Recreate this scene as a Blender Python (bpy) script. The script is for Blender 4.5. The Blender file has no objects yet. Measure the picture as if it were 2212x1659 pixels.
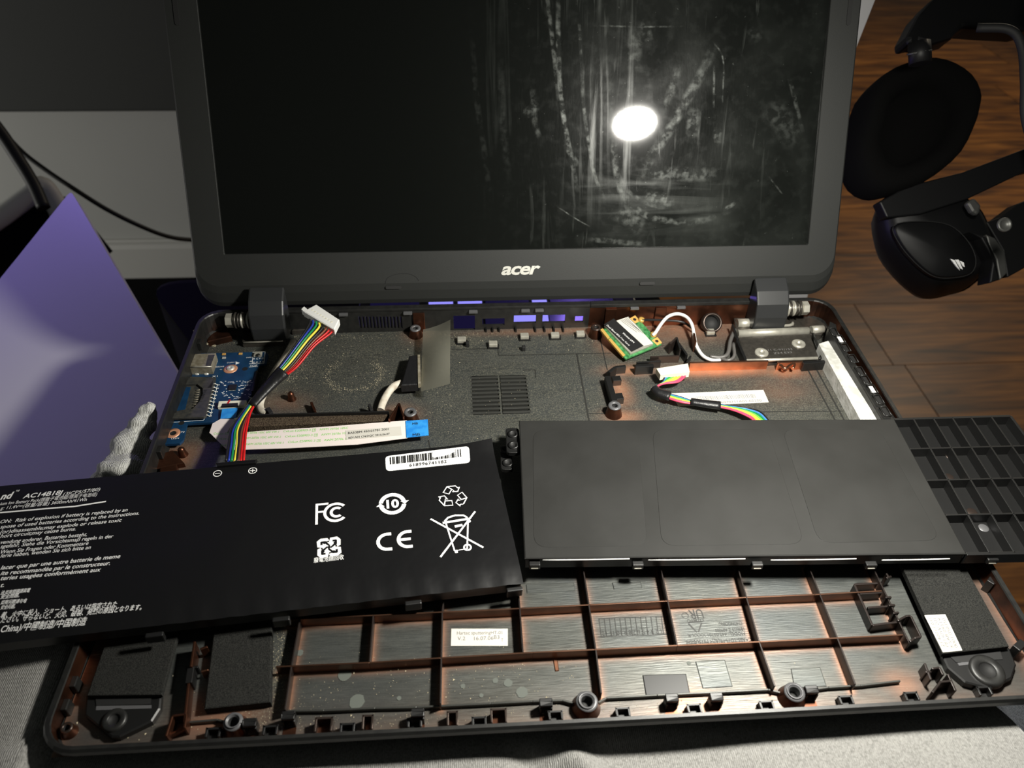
import bpy, bmesh, math, random
from mathutils import Vector, Matrix, Euler

# ---------------------------------------------------------------- camera
# All lengths below are millimetres in the laptop's frame (x right, y away,
# z up, z = 0 on the rim of the open base); S turns them into metres.
S = 0.001
FRAME_W, FRAME_H = 2212.0, 1659.0
FOCAL = 1695.29
CAM = Vector((-37.059, -129.302, 281.833))
CAM_R = Euler((0.837722, -0.021157, -0.063858), 'XYZ').to_matrix()
scene = bpy.context.scene
COL = scene.collection
cd = bpy.data.cameras.new('camera')
cd.sensor_fit = 'HORIZONTAL'; cd.sensor_width = 36.0
cd.lens = FOCAL / FRAME_W * 36.0
cd.clip_start = 0.01; cd.clip_end = 60
cd.dof.use_dof = True; cd.dof.focus_distance = 0.39; cd.dof.aperture_fstop = 15.0
cam = bpy.data.objects.new('camera', cd); COL.objects.link(cam)
cam.matrix_world = Matrix.Translation(CAM * S) @ CAM_R.to_4x4()
scene.camera = cam

# ---------------------------------------------------------------- world, lamps, exposure
w = bpy.data.worlds.new('room_ambient'); scene.world = w; w.use_nodes = True
w.node_tree.nodes['Background'].inputs[0].default_value = (0.80, 0.85, 0.78, 1)
w.node_tree.nodes['Background'].inputs[1].default_value = 0.045

def area_lamp(name, loc, target, power, size, size_y=None, color=(1, 1, 1), shape='ELLIPSE'):
    ld = bpy.data.lights.new(name, 'AREA'); ld.shape = shape
    ld.size = size * S; ld.size_y = (size_y or size) * S
    ld.energy = power; ld.color = color
    o = bpy.data.objects.new(name, ld); COL.objects.link(o)
    o.location = Vector(loc) * S
    d = (Vector(target) - Vector(loc)).normalized()
    o.rotation_euler = d.to_track_quat('-Z', 'Y').to_euler()
    return o
# the hand torch that shows as the oval glint in the screen
area_lamp('hand_torch_light', (121, 70, 219), (40, 110, -20), 2.05, 42, 30, (1.0, 0.97, 0.88))
# a lamp of the room, low at the far left, that reaches the wall
area_lamp('room_lamp_light', (-1700, 350, -250), (-700, 1210, -420), 5.0, 260, 260, (1.0, 0.98, 0.92))
# unseen warm light added beyond the lid to brighten the wooden floor
area_lamp('floor_lamp_light', (1500, 2000, 800), (900, 900, -600), 6.5, 220, 220, (1.0, 0.86, 0.66))
# unseen violet light added at the left, narrowed to tint the side panel
vl = area_lamp('violet_lamp_light', (-620, 900, 330), (-430, 430, -110), 0.16, 120, 120, (0.34, 0.24, 1.0))
vl.data.spread = math.radians(50)

vs = scene.view_settings
vs.view_transform = 'Standard'; vs.look = 'None'; vs.gamma = 1.0; vs.exposure = 0.0
vs.use_curve_mapping = False

# ---------------------------------------------------------------- measuring helpers
def ray(px, py):
    d = CAM_R @ Vector(((px - FRAME_W / 2) / FOCAL, -(py - FRAME_H / 2) / FOCAL, -1.0))
    return d.normalized()
def onplane(px, py, p0, n):
    d = ray(px, py); n = Vector(n); p0 = Vector(p0)
    return CAM + d * ((p0 - CAM).dot(n) / d.dot(n))
def Z(px, py, z): return onplane(px, py, (0, 0, z), (0, 0, 1))
def onY(px, py, y): return onplane(px, py, (0, y, 0), (0, 1, 0))
SLOPE = 0.036
def zf(y): return -8.0 - SLOPE * y                       # floor of the open base
def F(px, py, h=0.0): return onplane(px, py, (0, 0, -8.0 + h), (0, SLOPE, 1))
def far(px, py, dist): return CAM + ray(px, py) * dist
HINGE = Vector((0, 255.9, 10.8)); LID_A = 1.1124
LID_UP = Vector((0, math.cos(LID_A), math.sin(LID_A)))
LID_N = Vector((0, -math.sin(LID_A), math.cos(LID_A)))
def L3(u, v, d=0.0): return HINGE + Vector((u, 0, 0)) + LID_UP * v + LID_N * d
def onlid(px, py, d=0.0):
    p = onplane(px, py, HINGE + LID_N * d, LID_N)
    return p.x, (p - HINGE).dot(LID_UP)

# ---------------------------------------------------------------- mesh helpers
class MB:
    def __init__(self): self.v = []; self.f = []; self.mi = []; self.sm = []
    def add(self, vs, fs, mi=0, sm=False):
        b = len(self.v); self.v += [Vector(p) for p in vs]
        for q in fs: self.f.append([b + i for i in q]); self.mi.append(mi); self.sm.append(sm)
        return self
    def box(self, lo, hi, mi=0):
        x0, y0, z0 = lo; x1, y1, z1 = hi
        return self.hexa([(x0,y0,z0),(x1,y0,z0),(x1,y1,z0),(x0,y1,z0),(x0,y0,z1),(x1,y0,z1),(x1,y1,z1),(x0,y1,z1)], mi)
    def hexa(self, p, mi=0):
        return self.add(p, [(0,3,2,1),(4,5,6,7),(0,1,5,4),(1,2,6,5),(2,3,7,6),(3,0,4,7)], mi)
    def prism(self, top, off, mi=0, side_mi=None, bevel=0.0):
        """polygon `top` (3D, counter-clockwise seen from the front) with thickness vector off (down)"""
        n = len(top); top = [Vector(p) for p in top]; off = Vector(off)
        if bevel > 0:
            c = sum(top, Vector()) / n; t2 = inset(top, bevel); d = off.normalized() * bevel * 0.7
            self.add(t2 + [p + d for p in top], [(i, n+i, n+(i+1) % n, (i+1) % n) for i in range(n)], mi)
            self.add(t2, [tuple(range(n))], mi)
            top_s = [p + d for p in top]
        else:
            self.add(top, [tuple(range(n))], mi); top_s = top
        bot = [p + off for p in top]
        self.add(top_s + bot, [(i, n+i, n+(i+1) % n, (i+1) % n) for i in range(n)], mi if side_mi is None else side_mi)
        self.add(bot, [tuple(reversed(range(n)))], mi if side_mi is None else side_mi)
        return self
    def wall(self, a, b, t, h, mi=0, base=None):
        """upright strip from floor point a to floor point b, thickness t, height h above the floor"""
        a = Vector(a); b = Vector(b); d = Vector((b.x - a.x, b.y - a.y, 0)).normalized()
        n = Vector((-d.y, d.x, 0)) * (t / 2)
        pts = []
        for p in (a - n, b - n, b + n, a + n): pts.append(Vector((p.x, p.y, (zf(p.y) if base is None else base) - 0.2)))
        for p in (a - n, b - n, b + n, a + n): pts.append(Vector((p.x, p.y, (zf(p.y) if base is None else base) + h)))
        return self.hexa(pts, mi)
    def tube(self, path, r, seg=8, mi=0, smooth=True, sub=6, caps=True, flat=1.0):
        P = catmull(path, sub) if sub > 1 and len(path) > 2 else [Vector(p) for p in path]
        n = len(P); R = r if callable(r) else (lambda t: r)
        vsl = []; prev = None
        for i, p in enumerate(P):
            t = (P[min(i+1, n-1)] - P[max(i-1, 0)]).normalized()
            if prev is None:
                a = Vector((0, 0, 1)) if abs(t.z) < 0.9 else Vector((1, 0, 0))
                side = t.cross(a).normalized()
            else:
                side = (prev - t * prev.dot(t)).normalized()
            prev = side; up = side.cross(t)
            rr = R(i / max(1, n-1))
            for k in range(seg):
                an = 2 * math.pi * k / seg
                vsl.append(p + side * math.cos(an) * rr + up * math.sin(an) * rr * flat)
        fs = [(i*seg+k, i*seg+(k+1) % seg, (i+1)*seg+(k+1) % seg, (i+1)*seg+k) for i in range(n-1) for k in range(seg)]
        self.add(vsl, fs, mi, smooth)
        if caps:
            b = len(self.v) - len(vsl)
            self.f.append([b+k for k in reversed(range(seg))]); self.mi.append(mi); self.sm.append(False)
            self.f.append([b+(n-1)*seg+k for k in range(seg)]); self.mi.append(mi); self.sm.append(False)
        return self
    def lathe(self, c, prof, seg=24, axis=(0, 0, 1), mi=0, smooth=True, mis=None):
        """profile of (radius, height) pairs turned about axis at c"""
        ax = Vector(axis).normalized(); a = Vector((1, 0, 0)) if abs(ax.x) < 0.9 else Vector((0, 1, 0))
        e1 = (a - ax * a.dot(ax)).normalized(); e2 = ax.cross(e1); c = Vector(c)
        vsl = [c + (e1*math.cos(2*math.pi*k/seg) + e2*math.sin(2*math.pi*k/seg))*r + ax*h for r, h in prof for k in range(seg)]
        b = len(self.v); self.v += vsl
        for i in range(len(prof)-1):
            for k in range(seg):
                self.f.append([b+i*seg+k, b+i*seg+(k+1) % seg, b+(i+1)*seg+(k+1) % seg, b+(i+1)*seg+k])
                self.mi.append(mi if mis is None else mis[i]); self.sm.append(smooth)
        return self
    def loft(self, loops, mi=0, smooth=True, cap0=True, cap1=True):
        n = len(loops[0]); b = len(self.v)
        for l in loops: self.v += [Vector(p) for p in l]
        for i in range(len(loops)-1):
            for k in range(n):
                self.f.append([b+i*n+k, b+i*n+(k+1) % n, b+(i+1)*n+(k+1) % n, b+(i+1)*n+k]); self.mi.append(mi); self.sm.append(smooth)
        if cap0: self.f.append([b+k for k in reversed(range(n))]); self.mi.append(mi); self.sm.append(False)
        if cap1: self.f.append([b+(len(loops)-1)*n+k for k in range(n)]); self.mi.append(mi); self.sm.append(False)
        return self
    def build(self, name, mat, parent=None, fixn=True, bevel=0.0, subsurf=0, label=None, origin=None):
        return obj(name, self, mat, parent, fixn, bevel, subsurf, label, origin)

def catmull(P, sub):
    P = [Vector(p) for p in P]; out = []
    Q = [P[0]*2 - P[1]] + P + [P[-1]*2 - P[-2]]
    for i in range(1, len(Q)-2):
        for s in range(sub):
            t = s / sub; a, b, c, d = Q[i-1], Q[i], Q[i+1], Q[i+2]
            out.append(0.5*((2*b)+(c-a)*t+(2*a-5*b+4*c-d)*t*t+(3*b-a-3*c+d)*t**3))
    out.append(P[-1]); return out
def inset(poly, d):
    n = len(poly); nrm = Vector()
    for i in range(n): nrm += poly[i].cross(poly[(i+1) % n])
    nrm.normalize(); out = []
    for i in range(n):
        a, b, c = poly[i-1], poly[i], poly[(i+1) % n]
        e1 = (b-a).normalized(); e2 = (c-b).normalized()
        n1 = nrm.cross(e1); n2 = nrm.cross(e2); m = (n1+n2)
        k = max(0.3, 1 + n1.dot(n2)); out.append(b + m * (d / k))
    return out
def rrect(x0, x1, y0, y1, r, seg=6):
    out = []
    for cx, cy, a0 in ((x1-r, y0+r, -90), (x1-r, y1-r, 0), (x0+r, y1-r, 90), (x0+r, y0+r, 180)):
        for k in range(seg+1):
            a = math.radians(a0 + 90*k/seg); out.append((cx+r*math.cos(a), cy+r*math.sin(a)))
    return out
def roundpoly(poly, r, seg=4):
    """round the corners of a 3D polygon"""
    P = [Vector(p) for p in poly]; n = len(P); out = []
    for i in range(n):
        a, b, c = P[i-1], P[i], P[(i+1) % n]
        r1 = min(r, (a-b).length*0.45, (c-b).length*0.45)
        s = b + (a-b).normalized()*r1; e = b + (c-b).normalized()*r1
        for k in range(seg+1):
            t = k/seg; out.append(s*(1-t)**2 + b*2*t*(1-t) + e*t*t)
    return out

WORLD = {}
def obj(name, mb, mat, parent=None, fixn=True, bevel=0.0, subsurf=0, label=None, origin=None):
    me = bpy.data.meshes.new(name)
    xs = [p.x for p in mb.v]; ys = [p.y for p in mb.v]; zs = [p.z for p in mb.v]
    o0 = Vector(origin) if origin is not None else Vector(((min(xs)+max(xs))/2, (min(ys)+max(ys))/2, min(zs)))
    me.from_pydata([tuple((p - o0)*S) for p in mb.v], [], mb.f)
    me.polygons.foreach_set('material_index', mb.mi); me.polygons.foreach_set('use_smooth', mb.sm)
    mats = mat if isinstance(mat, (list, tuple)) else [mat]
    for m in mats: me.materials.append(M[m] if isinstance(m, str) else m)
    me.update()
    if fixn:
        bm = bmesh.new(); bm.from_mesh(me); bmesh.ops.remove_doubles(bm, verts=bm.verts, dist=1e-6)
        bmesh.ops.recalc_face_normals(bm, faces=bm.faces); bm.to_mesh(me); bm.free()
    o = bpy.data.objects.new(name, me); COL.objects.link(o)
    place(o, o0, parent)
    if bevel > 0:
        b = o.modifiers.new('bevel', 'BEVEL'); b.width = bevel*S; b.segments = 2; b.limit_method = 'ANGLE'; b.angle_limit = 0.6
    if subsurf:
        s_ = o.modifiers.new('sub', 'SUBSURF'); s_.levels = s_.render_levels = subsurf
    if label: o['label'] = label
    return o
def place(o, w, parent):
    WORLD[o.name] = Vector(w)
    if parent is not None:
        o.parent = parent; o.location = (Vector(w) - WORLD[parent.name])*S
    else: o.location = Vector(w)*S
def thing(name, label, cat, loc, group=None):
    o = bpy.data.objects.new(name, None); COL.objects.link(o); o.empty_display_size = 0.02
    place(o, loc, None); o['label'] = label; o['category'] = cat
    if group: o['group'] = group
    return o
def tag(o, label, cat, group=None, kind=None):
    o['label'] = label; o['category'] = cat
    if group: o['group'] = group
    if kind: o['kind'] = kind
    return o
def structure(o, label=None):
    o['kind'] = 'structure'
    if label: o['label'] = label
    return o

# ---------------------------------------------------------------- lettering
_text_cache = {}
def text_shape(s, bold=0.0, shear=0.0, spacing=1.0):
    key = (s, bold, shear, spacing)
    if key in _text_cache: return _text_cache[key]
    c = bpy.data.curves.new('lettering', 'FONT'); c.body = s; c.size = 1.0; c.offset = bold; c.shear = shear
    c.space_character = spacing; c.resolution_u = 3
    o = bpy.data.objects.new('lettering', c); COL.objects.link(o)
    dg = bpy.context.evaluated_depsgraph_get(); ev = o.evaluated_get(dg)
    me = bpy.data.meshes.new_from_object(ev)
    v = [(p.co.x, p.co.y) for p in me.vertices]; f = [tuple(p.vertices) for p in me.polygons]
    bpy.data.objects.remove(o); bpy.data.curves.remove(c); bpy.data.meshes.remove(me)
    if not v: v = [(0, 0), (1, 0), (1, 1)]; f = []
    _text_cache[key] = (v, f, min(p[0] for p in v), max(p[0] for p in v))
    return _text_cache[key]
def put_text(mb, s, a, b, n, height, bold=0.0, shear=0.0, lift=0.06, mi=0, spacing=1.0):
    """lettering from baseline point a to baseline point b on the surface with normal n; height = em size in mm"""
    v, f, x0, x1 = text_shape(s, bold, shear, spacing)
    a = Vector(a); b = Vector(b); n = Vector(n).normalized()
    ex = (b - a); ln = ex.length; ex.normalize(); ey = n.cross(ex)
    k = ln / (x1 - x0)
    mb.add([a + ex*((x-x0)*k) + ey*(y*height) + n*lift for x, y in v], f, mi)
def flat_poly(mb, pts, n, lift=0.05, mi=0):
    n = Vector(n).normalized(); mb.add([Vector(p) + n*lift for p in pts], [tuple(range(len(pts)))], mi)
def line_strip(mb, pts, wdt, n, lift=0.06, mi=0, closed=False):
    """flat printed line of width wdt along pts on the surface with normal n"""
    n = Vector(n).normalized(); P = [Vector(p) for p in pts]; m = len(P); L = []; R_ = []
    for i in range(m):
        if closed: t = (P[(i+1) % m] - P[i-1]).normalized()
        else: t = (P[min(i+1, m-1)] - P[max(i-1, 0)]).normalized()
        s_ = n.cross(t)*(wdt/2); L.append(P[i]+s_+n*lift); R_.append(P[i]-s_+n*lift)
    mb.add(L + R_, [(i, m+i, m+(i+1) % m, (i+1) % m) for i in range(m if closed else m-1)], mi)
def ring_flat(mb, c, e1, e2, r0, r1, n, a0=0, a1=360, lift=0.06, seg=28, mi=0):
    c = Vector(c); n = Vector(n).normalized(); k = max(3, int(seg*abs(a1-a0)/360)); P = []; Q = []
    for i in range(k+1):
        a = math.radians(a0+(a1-a0)*i/k); d = e1*math.cos(a)+e2*math.sin(a)
        P.append(c+d*r0+n*lift); Q.append(c+d*r1+n*lift)
    mb.add(P+Q, [(i, i+1, k+2+i, k+1+i) for i in range(k)], mi)

# ---------------------------------------------------------------- materials
M = {}
def mat(name, col, rough=0.5, metal=0.0, spec=0.5, noise=None, bump=None, coat=0.0, sheen=0.0, alpha=1.0, emit=None, trans=0.0):
    """noise = (scale per metre, other colour, amount, stretch xyz, contrast); bump = (scale, strength, distance mm)"""
    m = bpy.data.materials.new(name); m.use_nodes = True; nt = m.node_tree; b = nt.nodes['Principled BSDF']
    b.inputs['Base Color'].default_value = (*col, 1); b.inputs['Roughness'].default_value = rough
    b.inputs['Metallic'].default_value = metal; b.inputs['Specular IOR Level'].default_value = spec
    b.inputs['Coat Weight'].default_value = coat; b.inputs['Sheen Weight'].default_value = sheen
    b.inputs['Alpha'].default_value = alpha; b.inputs['Transmission Weight'].default_value = trans
    if emit: b.inputs['Emission Color'].default_value = (*emit[0], 1); b.inputs['Emission Strength'].default_value = emit[1]
    if noise or bump:
        tc = nt.nodes.new('ShaderNodeTexCoord')
    if noise:
        sc, c2, amt, st, ctr = noise
        mp = nt.nodes.new('ShaderNodeMapping'); mp.inputs['Scale'].default_value = st
        nz = nt.nodes.new('ShaderNodeTexNoise'); nz.inputs['Scale'].default_value = sc; nz.inputs['Detail'].default_value = 5
        rp = nt.nodes.new('ShaderNodeValToRGB'); rp.color_ramp.elements[0].position = 0.5-ctr; rp.color_ramp.elements[1].position = 0.5+ctr
        rp.color_ramp.elements[0].color = (0, 0, 0, 1); rp.color_ramp.elements[1].color = (amt, amt, amt, 1)
        mx = nt.nodes.new('ShaderNodeMix'); mx.data_type = 'RGBA'
        mx.inputs['A'].default_value = (*col, 1); mx.inputs['B'].default_value = (*c2, 1)
        L = nt.links.new
        L(tc.outputs['Object'], mp.inputs['Vector']); L(mp.outputs['Vector'], nz.inputs['Vector']); L(nz.outputs['Fac'], rp.inputs['Fac'])
        L(rp.outputs['Color'], mx.inputs['Factor']); L(mx.outputs['Result'], b.inputs['Base Color'])
    if bump:
        n2 = nt.nodes.new('ShaderNodeTexNoise'); n2.inputs['Scale'].default_value = bump[0]; n2.inputs['Detail'].default_value = 4
        bp = nt.nodes.new('ShaderNodeBump'); bp.inputs['Strength'].default_value = bump[1]; bp.inputs['Distance'].default_value = bump[2]*S
        nt.links.new(tc.outputs['Object'], n2.inputs['Vector']); nt.links.new(n2.outputs['Fac'], bp.inputs['Height']); nt.links.new(bp.outputs['Normal'], b.inputs['Normal'])
    M[name] = m; return m

mat('rim_plastic', (0.009, 0.009, 0.009), 0.42, noise=(300, (0.022, 0.022, 0.020), 0.6, (1, 1, 1), 0.2), bump=(2500, 0.25, 0.1))
mat('dark_plastic', (0.0065, 0.0065, 0.0065), 0.42)
mat('bezel_plastic', (0.017, 0.018, 0.017), 0.55, spec=0.4, bump=(2600, 0.35, 0.08))
mat('hinge_plastic', (0.022, 0.023, 0.024), 0.40, bump=(2600, 0.3, 0.06))
mat('rubber', (0.008, 0.008, 0.008), 0.7)
mat('foam', (0.011, 0.0115, 0.011), 0.95, spec=0.12, noise=(2500, (0.034, 0.034, 0.031), 0.8, (1, 1, 1), 0.1), bump=(2200, 0.8, 0.3))
mat('foam_brown', (0.030, 0.020, 0.013), 0.9, spec=0.2, noise=(1500, (0.10, 0.075, 0.05), 0.9, (1, 1, 1), 0.12), bump=(1600, 0.9, 0.6))
mat('copper', (0.20, 0.078, 0.042), 0.36, 0.9, noise=(60, (0.022, 0.014, 0.012), 1.0, (1, 1, 1), 0.22), bump=(900, 0.15, 0.1))
mat('copper_bright', (0.72, 0.34, 0.20), 0.30, 1.0, noise=(80, (0.25, 0.11, 0.07), 0.8, (1, 1, 1), 0.25))
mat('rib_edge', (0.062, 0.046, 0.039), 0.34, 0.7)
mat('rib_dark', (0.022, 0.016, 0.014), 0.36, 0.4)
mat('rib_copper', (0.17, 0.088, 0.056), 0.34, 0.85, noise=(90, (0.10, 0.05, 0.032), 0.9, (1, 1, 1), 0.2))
mat('slat', (0.075, 0.076, 0.070), 0.36, 0.6)
mat('steel', (0.62, 0.60, 0.52), 0.36, 0.55, noise=(220, (0.35, 0.33, 0.28), 0.7, (1, 1, 1), 0.2))
mat('steel_dark', (0.055, 0.050, 0.044), 0.38, 0.6, noise=(500, (0.11, 0.10, 0.085), 0.6, (1, 1, 1), 0.2))
mat('steel_dusty', (0.36, 0.33, 0.26), 0.5, 0.35, noise=(350, (0.20, 0.17, 0.11), 0.9, (1, 1, 1), 0.15))
mat('post_grey', (0.12, 0.12, 0.125), 0.40, 0.3)
mat('battery_film', (0.0055, 0.0055, 0.006), 0.34, spec=0.45, bump=(26, 0.5, 2.0))
mat('battery_matte', (0.013, 0.013, 0.012), 0.60, spec=0.28, noise=(35, (0.019, 0.019, 0.018), 0.9, (1, 1, 1), 0.16), bump=(30, 0.25, 1.2))
mat('battery_frame', (0.0075, 0.0075, 0.0075), 0.42, bump=(1800, 0.2, 0.1))
mat('white_print', (0.86, 0.86, 0.85), 0.6)
mat('grey_print', (0.16, 0.155, 0.15), 0.7)
mat('engraved', (0.018, 0.018, 0.016), 0.6)
mat('green_print', (0.20, 0.62, 0.10), 0.6)
mat('black_print', (0.012, 0.012, 0.012), 0.6)
mat('sticker', (0.62, 0.60, 0.55), 0.6, noise=(60, (0.54, 0.52, 0.46), 0.6, (1, 1, 1), 0.2))
mat('sticker_clean', (0.74, 0.74, 0.74), 0.45)
mat('board_white', (0.85, 0.85, 0.80), 0.6)
mat('pcb_blue', (0.008, 0.050, 0.125), 0.38, noise=(170, (0.004, 0.024, 0.065), 0.8, (1, 1, 1), 0.2))
mat('pcb_green', (0.02, 0.12, 0.035), 0.4, noise=(500, (0.10, 0.34, 0.12), 0.7, (1, 1, 1), 0.12))
mat('gold', (0.80, 0.50, 0.13), 0.40, 0.5)
mat('gold_pad', (0.80, 0.45, 0.12), 0.5, 0.3)
mat('copper_pad', (0.85, 0.42, 0.25), 0.42, 0.5)
mat('solder', (0.72, 0.71, 0.65), 0.36, 0.45)
mat('chip', (0.012, 0.012, 0.012), 0.45)
mat('slot_black', (0.030, 0.032, 0.033), 0.45, noise=(400, (0.075, 0.07, 0.055), 0.7, (1, 1, 1), 0.15))
mat('clear_smoke', (0.10, 0.12, 0.13), 0.35)
mat('white_plastic', (0.82, 0.82, 0.80), 0.45)
mat('ivory_plastic', (0.78, 0.76, 0.62), 0.5)
mat('ribbon', (0.80, 0.72, 0.69), 0.42)
mat('ribbon_blue', (0.02, 0.22, 0.66), 0.35, noise=(250, (0.05, 0.36, 0.80), 0.6, (1, 1, 1), 0.1))
mat('tape_white', (0.62, 0.58, 0.50), 0.75, noise=(300, (0.42, 0.37, 0.29), 0.9, (1, 1, 1), 0.15))
mat('strip_white', (0.66, 0.66, 0.63), 0.7, noise=(160, (0.40, 0.40, 0.36), 0.8, (1, 1, 1), 0.12), bump=(600, 0.5, 0.3))
mat('tape_black', (0.009, 0.009, 0.010), 0.42, bump=(300, 0.6, 0.6))
for nm, c in dict(black=(0.012, 0.012, 0.013), blue=(0.015, 0.04, 0.30), green=(0.01, 0.22, 0.07), yellow=(0.80, 0.66, 0.06), brown=(0.16, 0.055, 0.025),
                  red=(0.55, 0.012, 0.012), pink=(0.80, 0.06, 0.13), lightblue=(0.06, 0.22, 0.62), orange=(0.85, 0.42, 0.02), white=(0.80, 0.79, 0.77), lime=(0.15, 0.55, 0.08), grey=(0.10, 0.095, 0.09)).items():
    mat('wire_' + nm, c, 0.38)
mat('wall_paint', (0.52, 0.52, 0.49), 0.8, noise=(3, (0.46, 0.46, 0.43), 0.6, (1, 1, 1), 0.2))
mat('trim_paint', (0.60, 0.59, 0.55), 0.5)
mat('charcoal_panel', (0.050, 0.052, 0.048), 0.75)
mat('black_cloth', (0.006, 0.006, 0.007), 0.95, spec=0.1)
mat('cable_black', (0.012, 0.012, 0.012), 0.5)
mat('white_panel', (0.78, 0.77, 0.80), 0.38)
mat('grey_frame', (0.80, 0.80, 0.77), 0.5)
mat('headset_black', (0.0045, 0.0045, 0.005), 0.5, spec=0.3)
mat('headset_fabric', (0.0035, 0.0034, 0.0034), 0.98, spec=0.1, bump=(1400, 0.6, 0.4))
mat('headset_grey', (0.09, 0.09, 0.085), 0.45, 0.5)
mat('headset_logo', (0.30, 0.30, 0.30), 0.4)
mat('dust', (0.55, 0.48, 0.33), 0.9)
mat('lint', (0.40, 0.36, 0.26), 1.0, spec=0.1, noise=(900, (0.20, 0.17, 0.12), 0.9, (1, 1, 1), 0.2), bump=(900, 1.0, 1.2))
mat('stain', (0.095, 0.105, 0.092), 0.7)
mat('led', (0.02, 0.02, 0.02), 0.4, emit=((0.28, 0.26, 0.95), 1.1))
mat('led_dim', (0.02, 0.02, 0.02), 0.4, emit=((0.05, 0.03, 0.40), 0.06))

def floor_coating():
    """sputtered shielding on the inside of the base: brushed grey metal that turns copper along the ribs"""
    m = mat('coating', (0.1, 0.1, 0.1), 0.4, 0.75); nt = m.node_tree; N = nt.nodes; L = nt.links.new; b = N['Principled BSDF']
    tc = N.new('ShaderNodeTexCoord')
    def noise(sc, st, det=4):
        mp = N.new('ShaderNodeMapping'); mp.inputs['Scale'].default_value = st; nz = N.new('ShaderNodeTexNoise')
        nz.inputs['Scale'].default_value = sc; nz.inputs['Detail'].default_value = det
        L(tc.outputs['Object'], mp.inputs['Vector']); L(mp.outputs['Vector'], nz.inputs['Vector']); return nz.outputs['Fac']
    def ramp(fac, p0, p1, c0=(0, 0, 0, 1), c1=(1, 1, 1, 1)):
        r = N.new('ShaderNodeValToRGB'); r.color_ramp.elements[0].position = p0; r.color_ramp.elements[1].position = p1
        r.color_ramp.elements[0].color = c0; r.color_ramp.elements[1].color = c1; L(fac, r.inputs['Fac']); return r.outputs['Color']
    def mix(f, a, bb):
        x = N.new('ShaderNodeMix'); x.data_type = 'RGBA'
        if isinstance(f, float): x.inputs['Factor'].default_value = f
        else: L(f, x.inputs['Factor'])
        for s_, k in ((a, 'A'), (bb, 'B')):
            if isinstance(s_, tuple): x.inputs[k].default_value = s_
            else: L(s_, x.inputs[k])
        return x.outputs['Result']
    brushed = ramp(noise(900, (0.16, 1.8, 1), 6), 0.30, 0.72)
    base = mix(brushed, (0.058, 0.061, 0.056, 1), (0.112, 0.117, 0.107, 1))
    patch = ramp(noise(14, (1, 1, 1)), 0.40, 0.66)
    base = mix(patch, base, (0.072, 0.080, 0.081, 1))
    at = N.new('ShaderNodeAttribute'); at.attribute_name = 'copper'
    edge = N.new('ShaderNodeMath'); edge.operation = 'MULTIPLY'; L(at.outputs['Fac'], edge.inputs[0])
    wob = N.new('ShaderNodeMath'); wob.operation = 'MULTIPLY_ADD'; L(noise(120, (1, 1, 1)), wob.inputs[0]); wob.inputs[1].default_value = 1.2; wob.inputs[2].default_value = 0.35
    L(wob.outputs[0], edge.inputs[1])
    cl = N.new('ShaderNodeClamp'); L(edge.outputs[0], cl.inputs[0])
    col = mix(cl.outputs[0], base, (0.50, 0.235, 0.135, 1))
    d1 = N.new('ShaderNodeAttribute'); d1.attribute_name = 'dusty'
    dm = N.new('ShaderNodeMath'); dm.operation = 'MULTIPLY'; L(d1.outputs['Fac'], dm.inputs[0]); L(ramp(noise(1500, (1, 1, 1), 6), 0.44, 0.66), dm.inputs[1])
    col = mix(dm.outputs[0], col, (0.24, 0.225, 0.165, 1))
    L(col, b.inputs['Base Color'])
    mm = N.new('ShaderNodeMath'); mm.operation = 'MULTIPLY_ADD'; L(dm.outputs[0], mm.inputs[0]); mm.inputs[1].default_value = -0.5; mm.inputs[2].default_value = 0.56
    L(mm.outputs[0], b.inputs['Metallic'])
    rr = N.new('ShaderNodeMath'); rr.operation = 'MULTIPLY_ADD'; L(noise(90, (0.3, 1.5, 1)), rr.inputs[0]); rr.inputs[1].default_value = 0.3; rr.inputs[2].default_value = 0.28
    L(rr.outputs[0], b.inputs['Roughness'])
    bp = N.new('ShaderNodeBump'); bp.inputs['Strength'].default_value = 0.5; bp.inputs['Distance'].default_value = 0.22*S
    L(noise(1100, (0.14, 1.8, 1)), bp.inputs['Height']); L(bp.outputs['Normal'], b.inputs['Normal'])
floor_coating()

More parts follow.
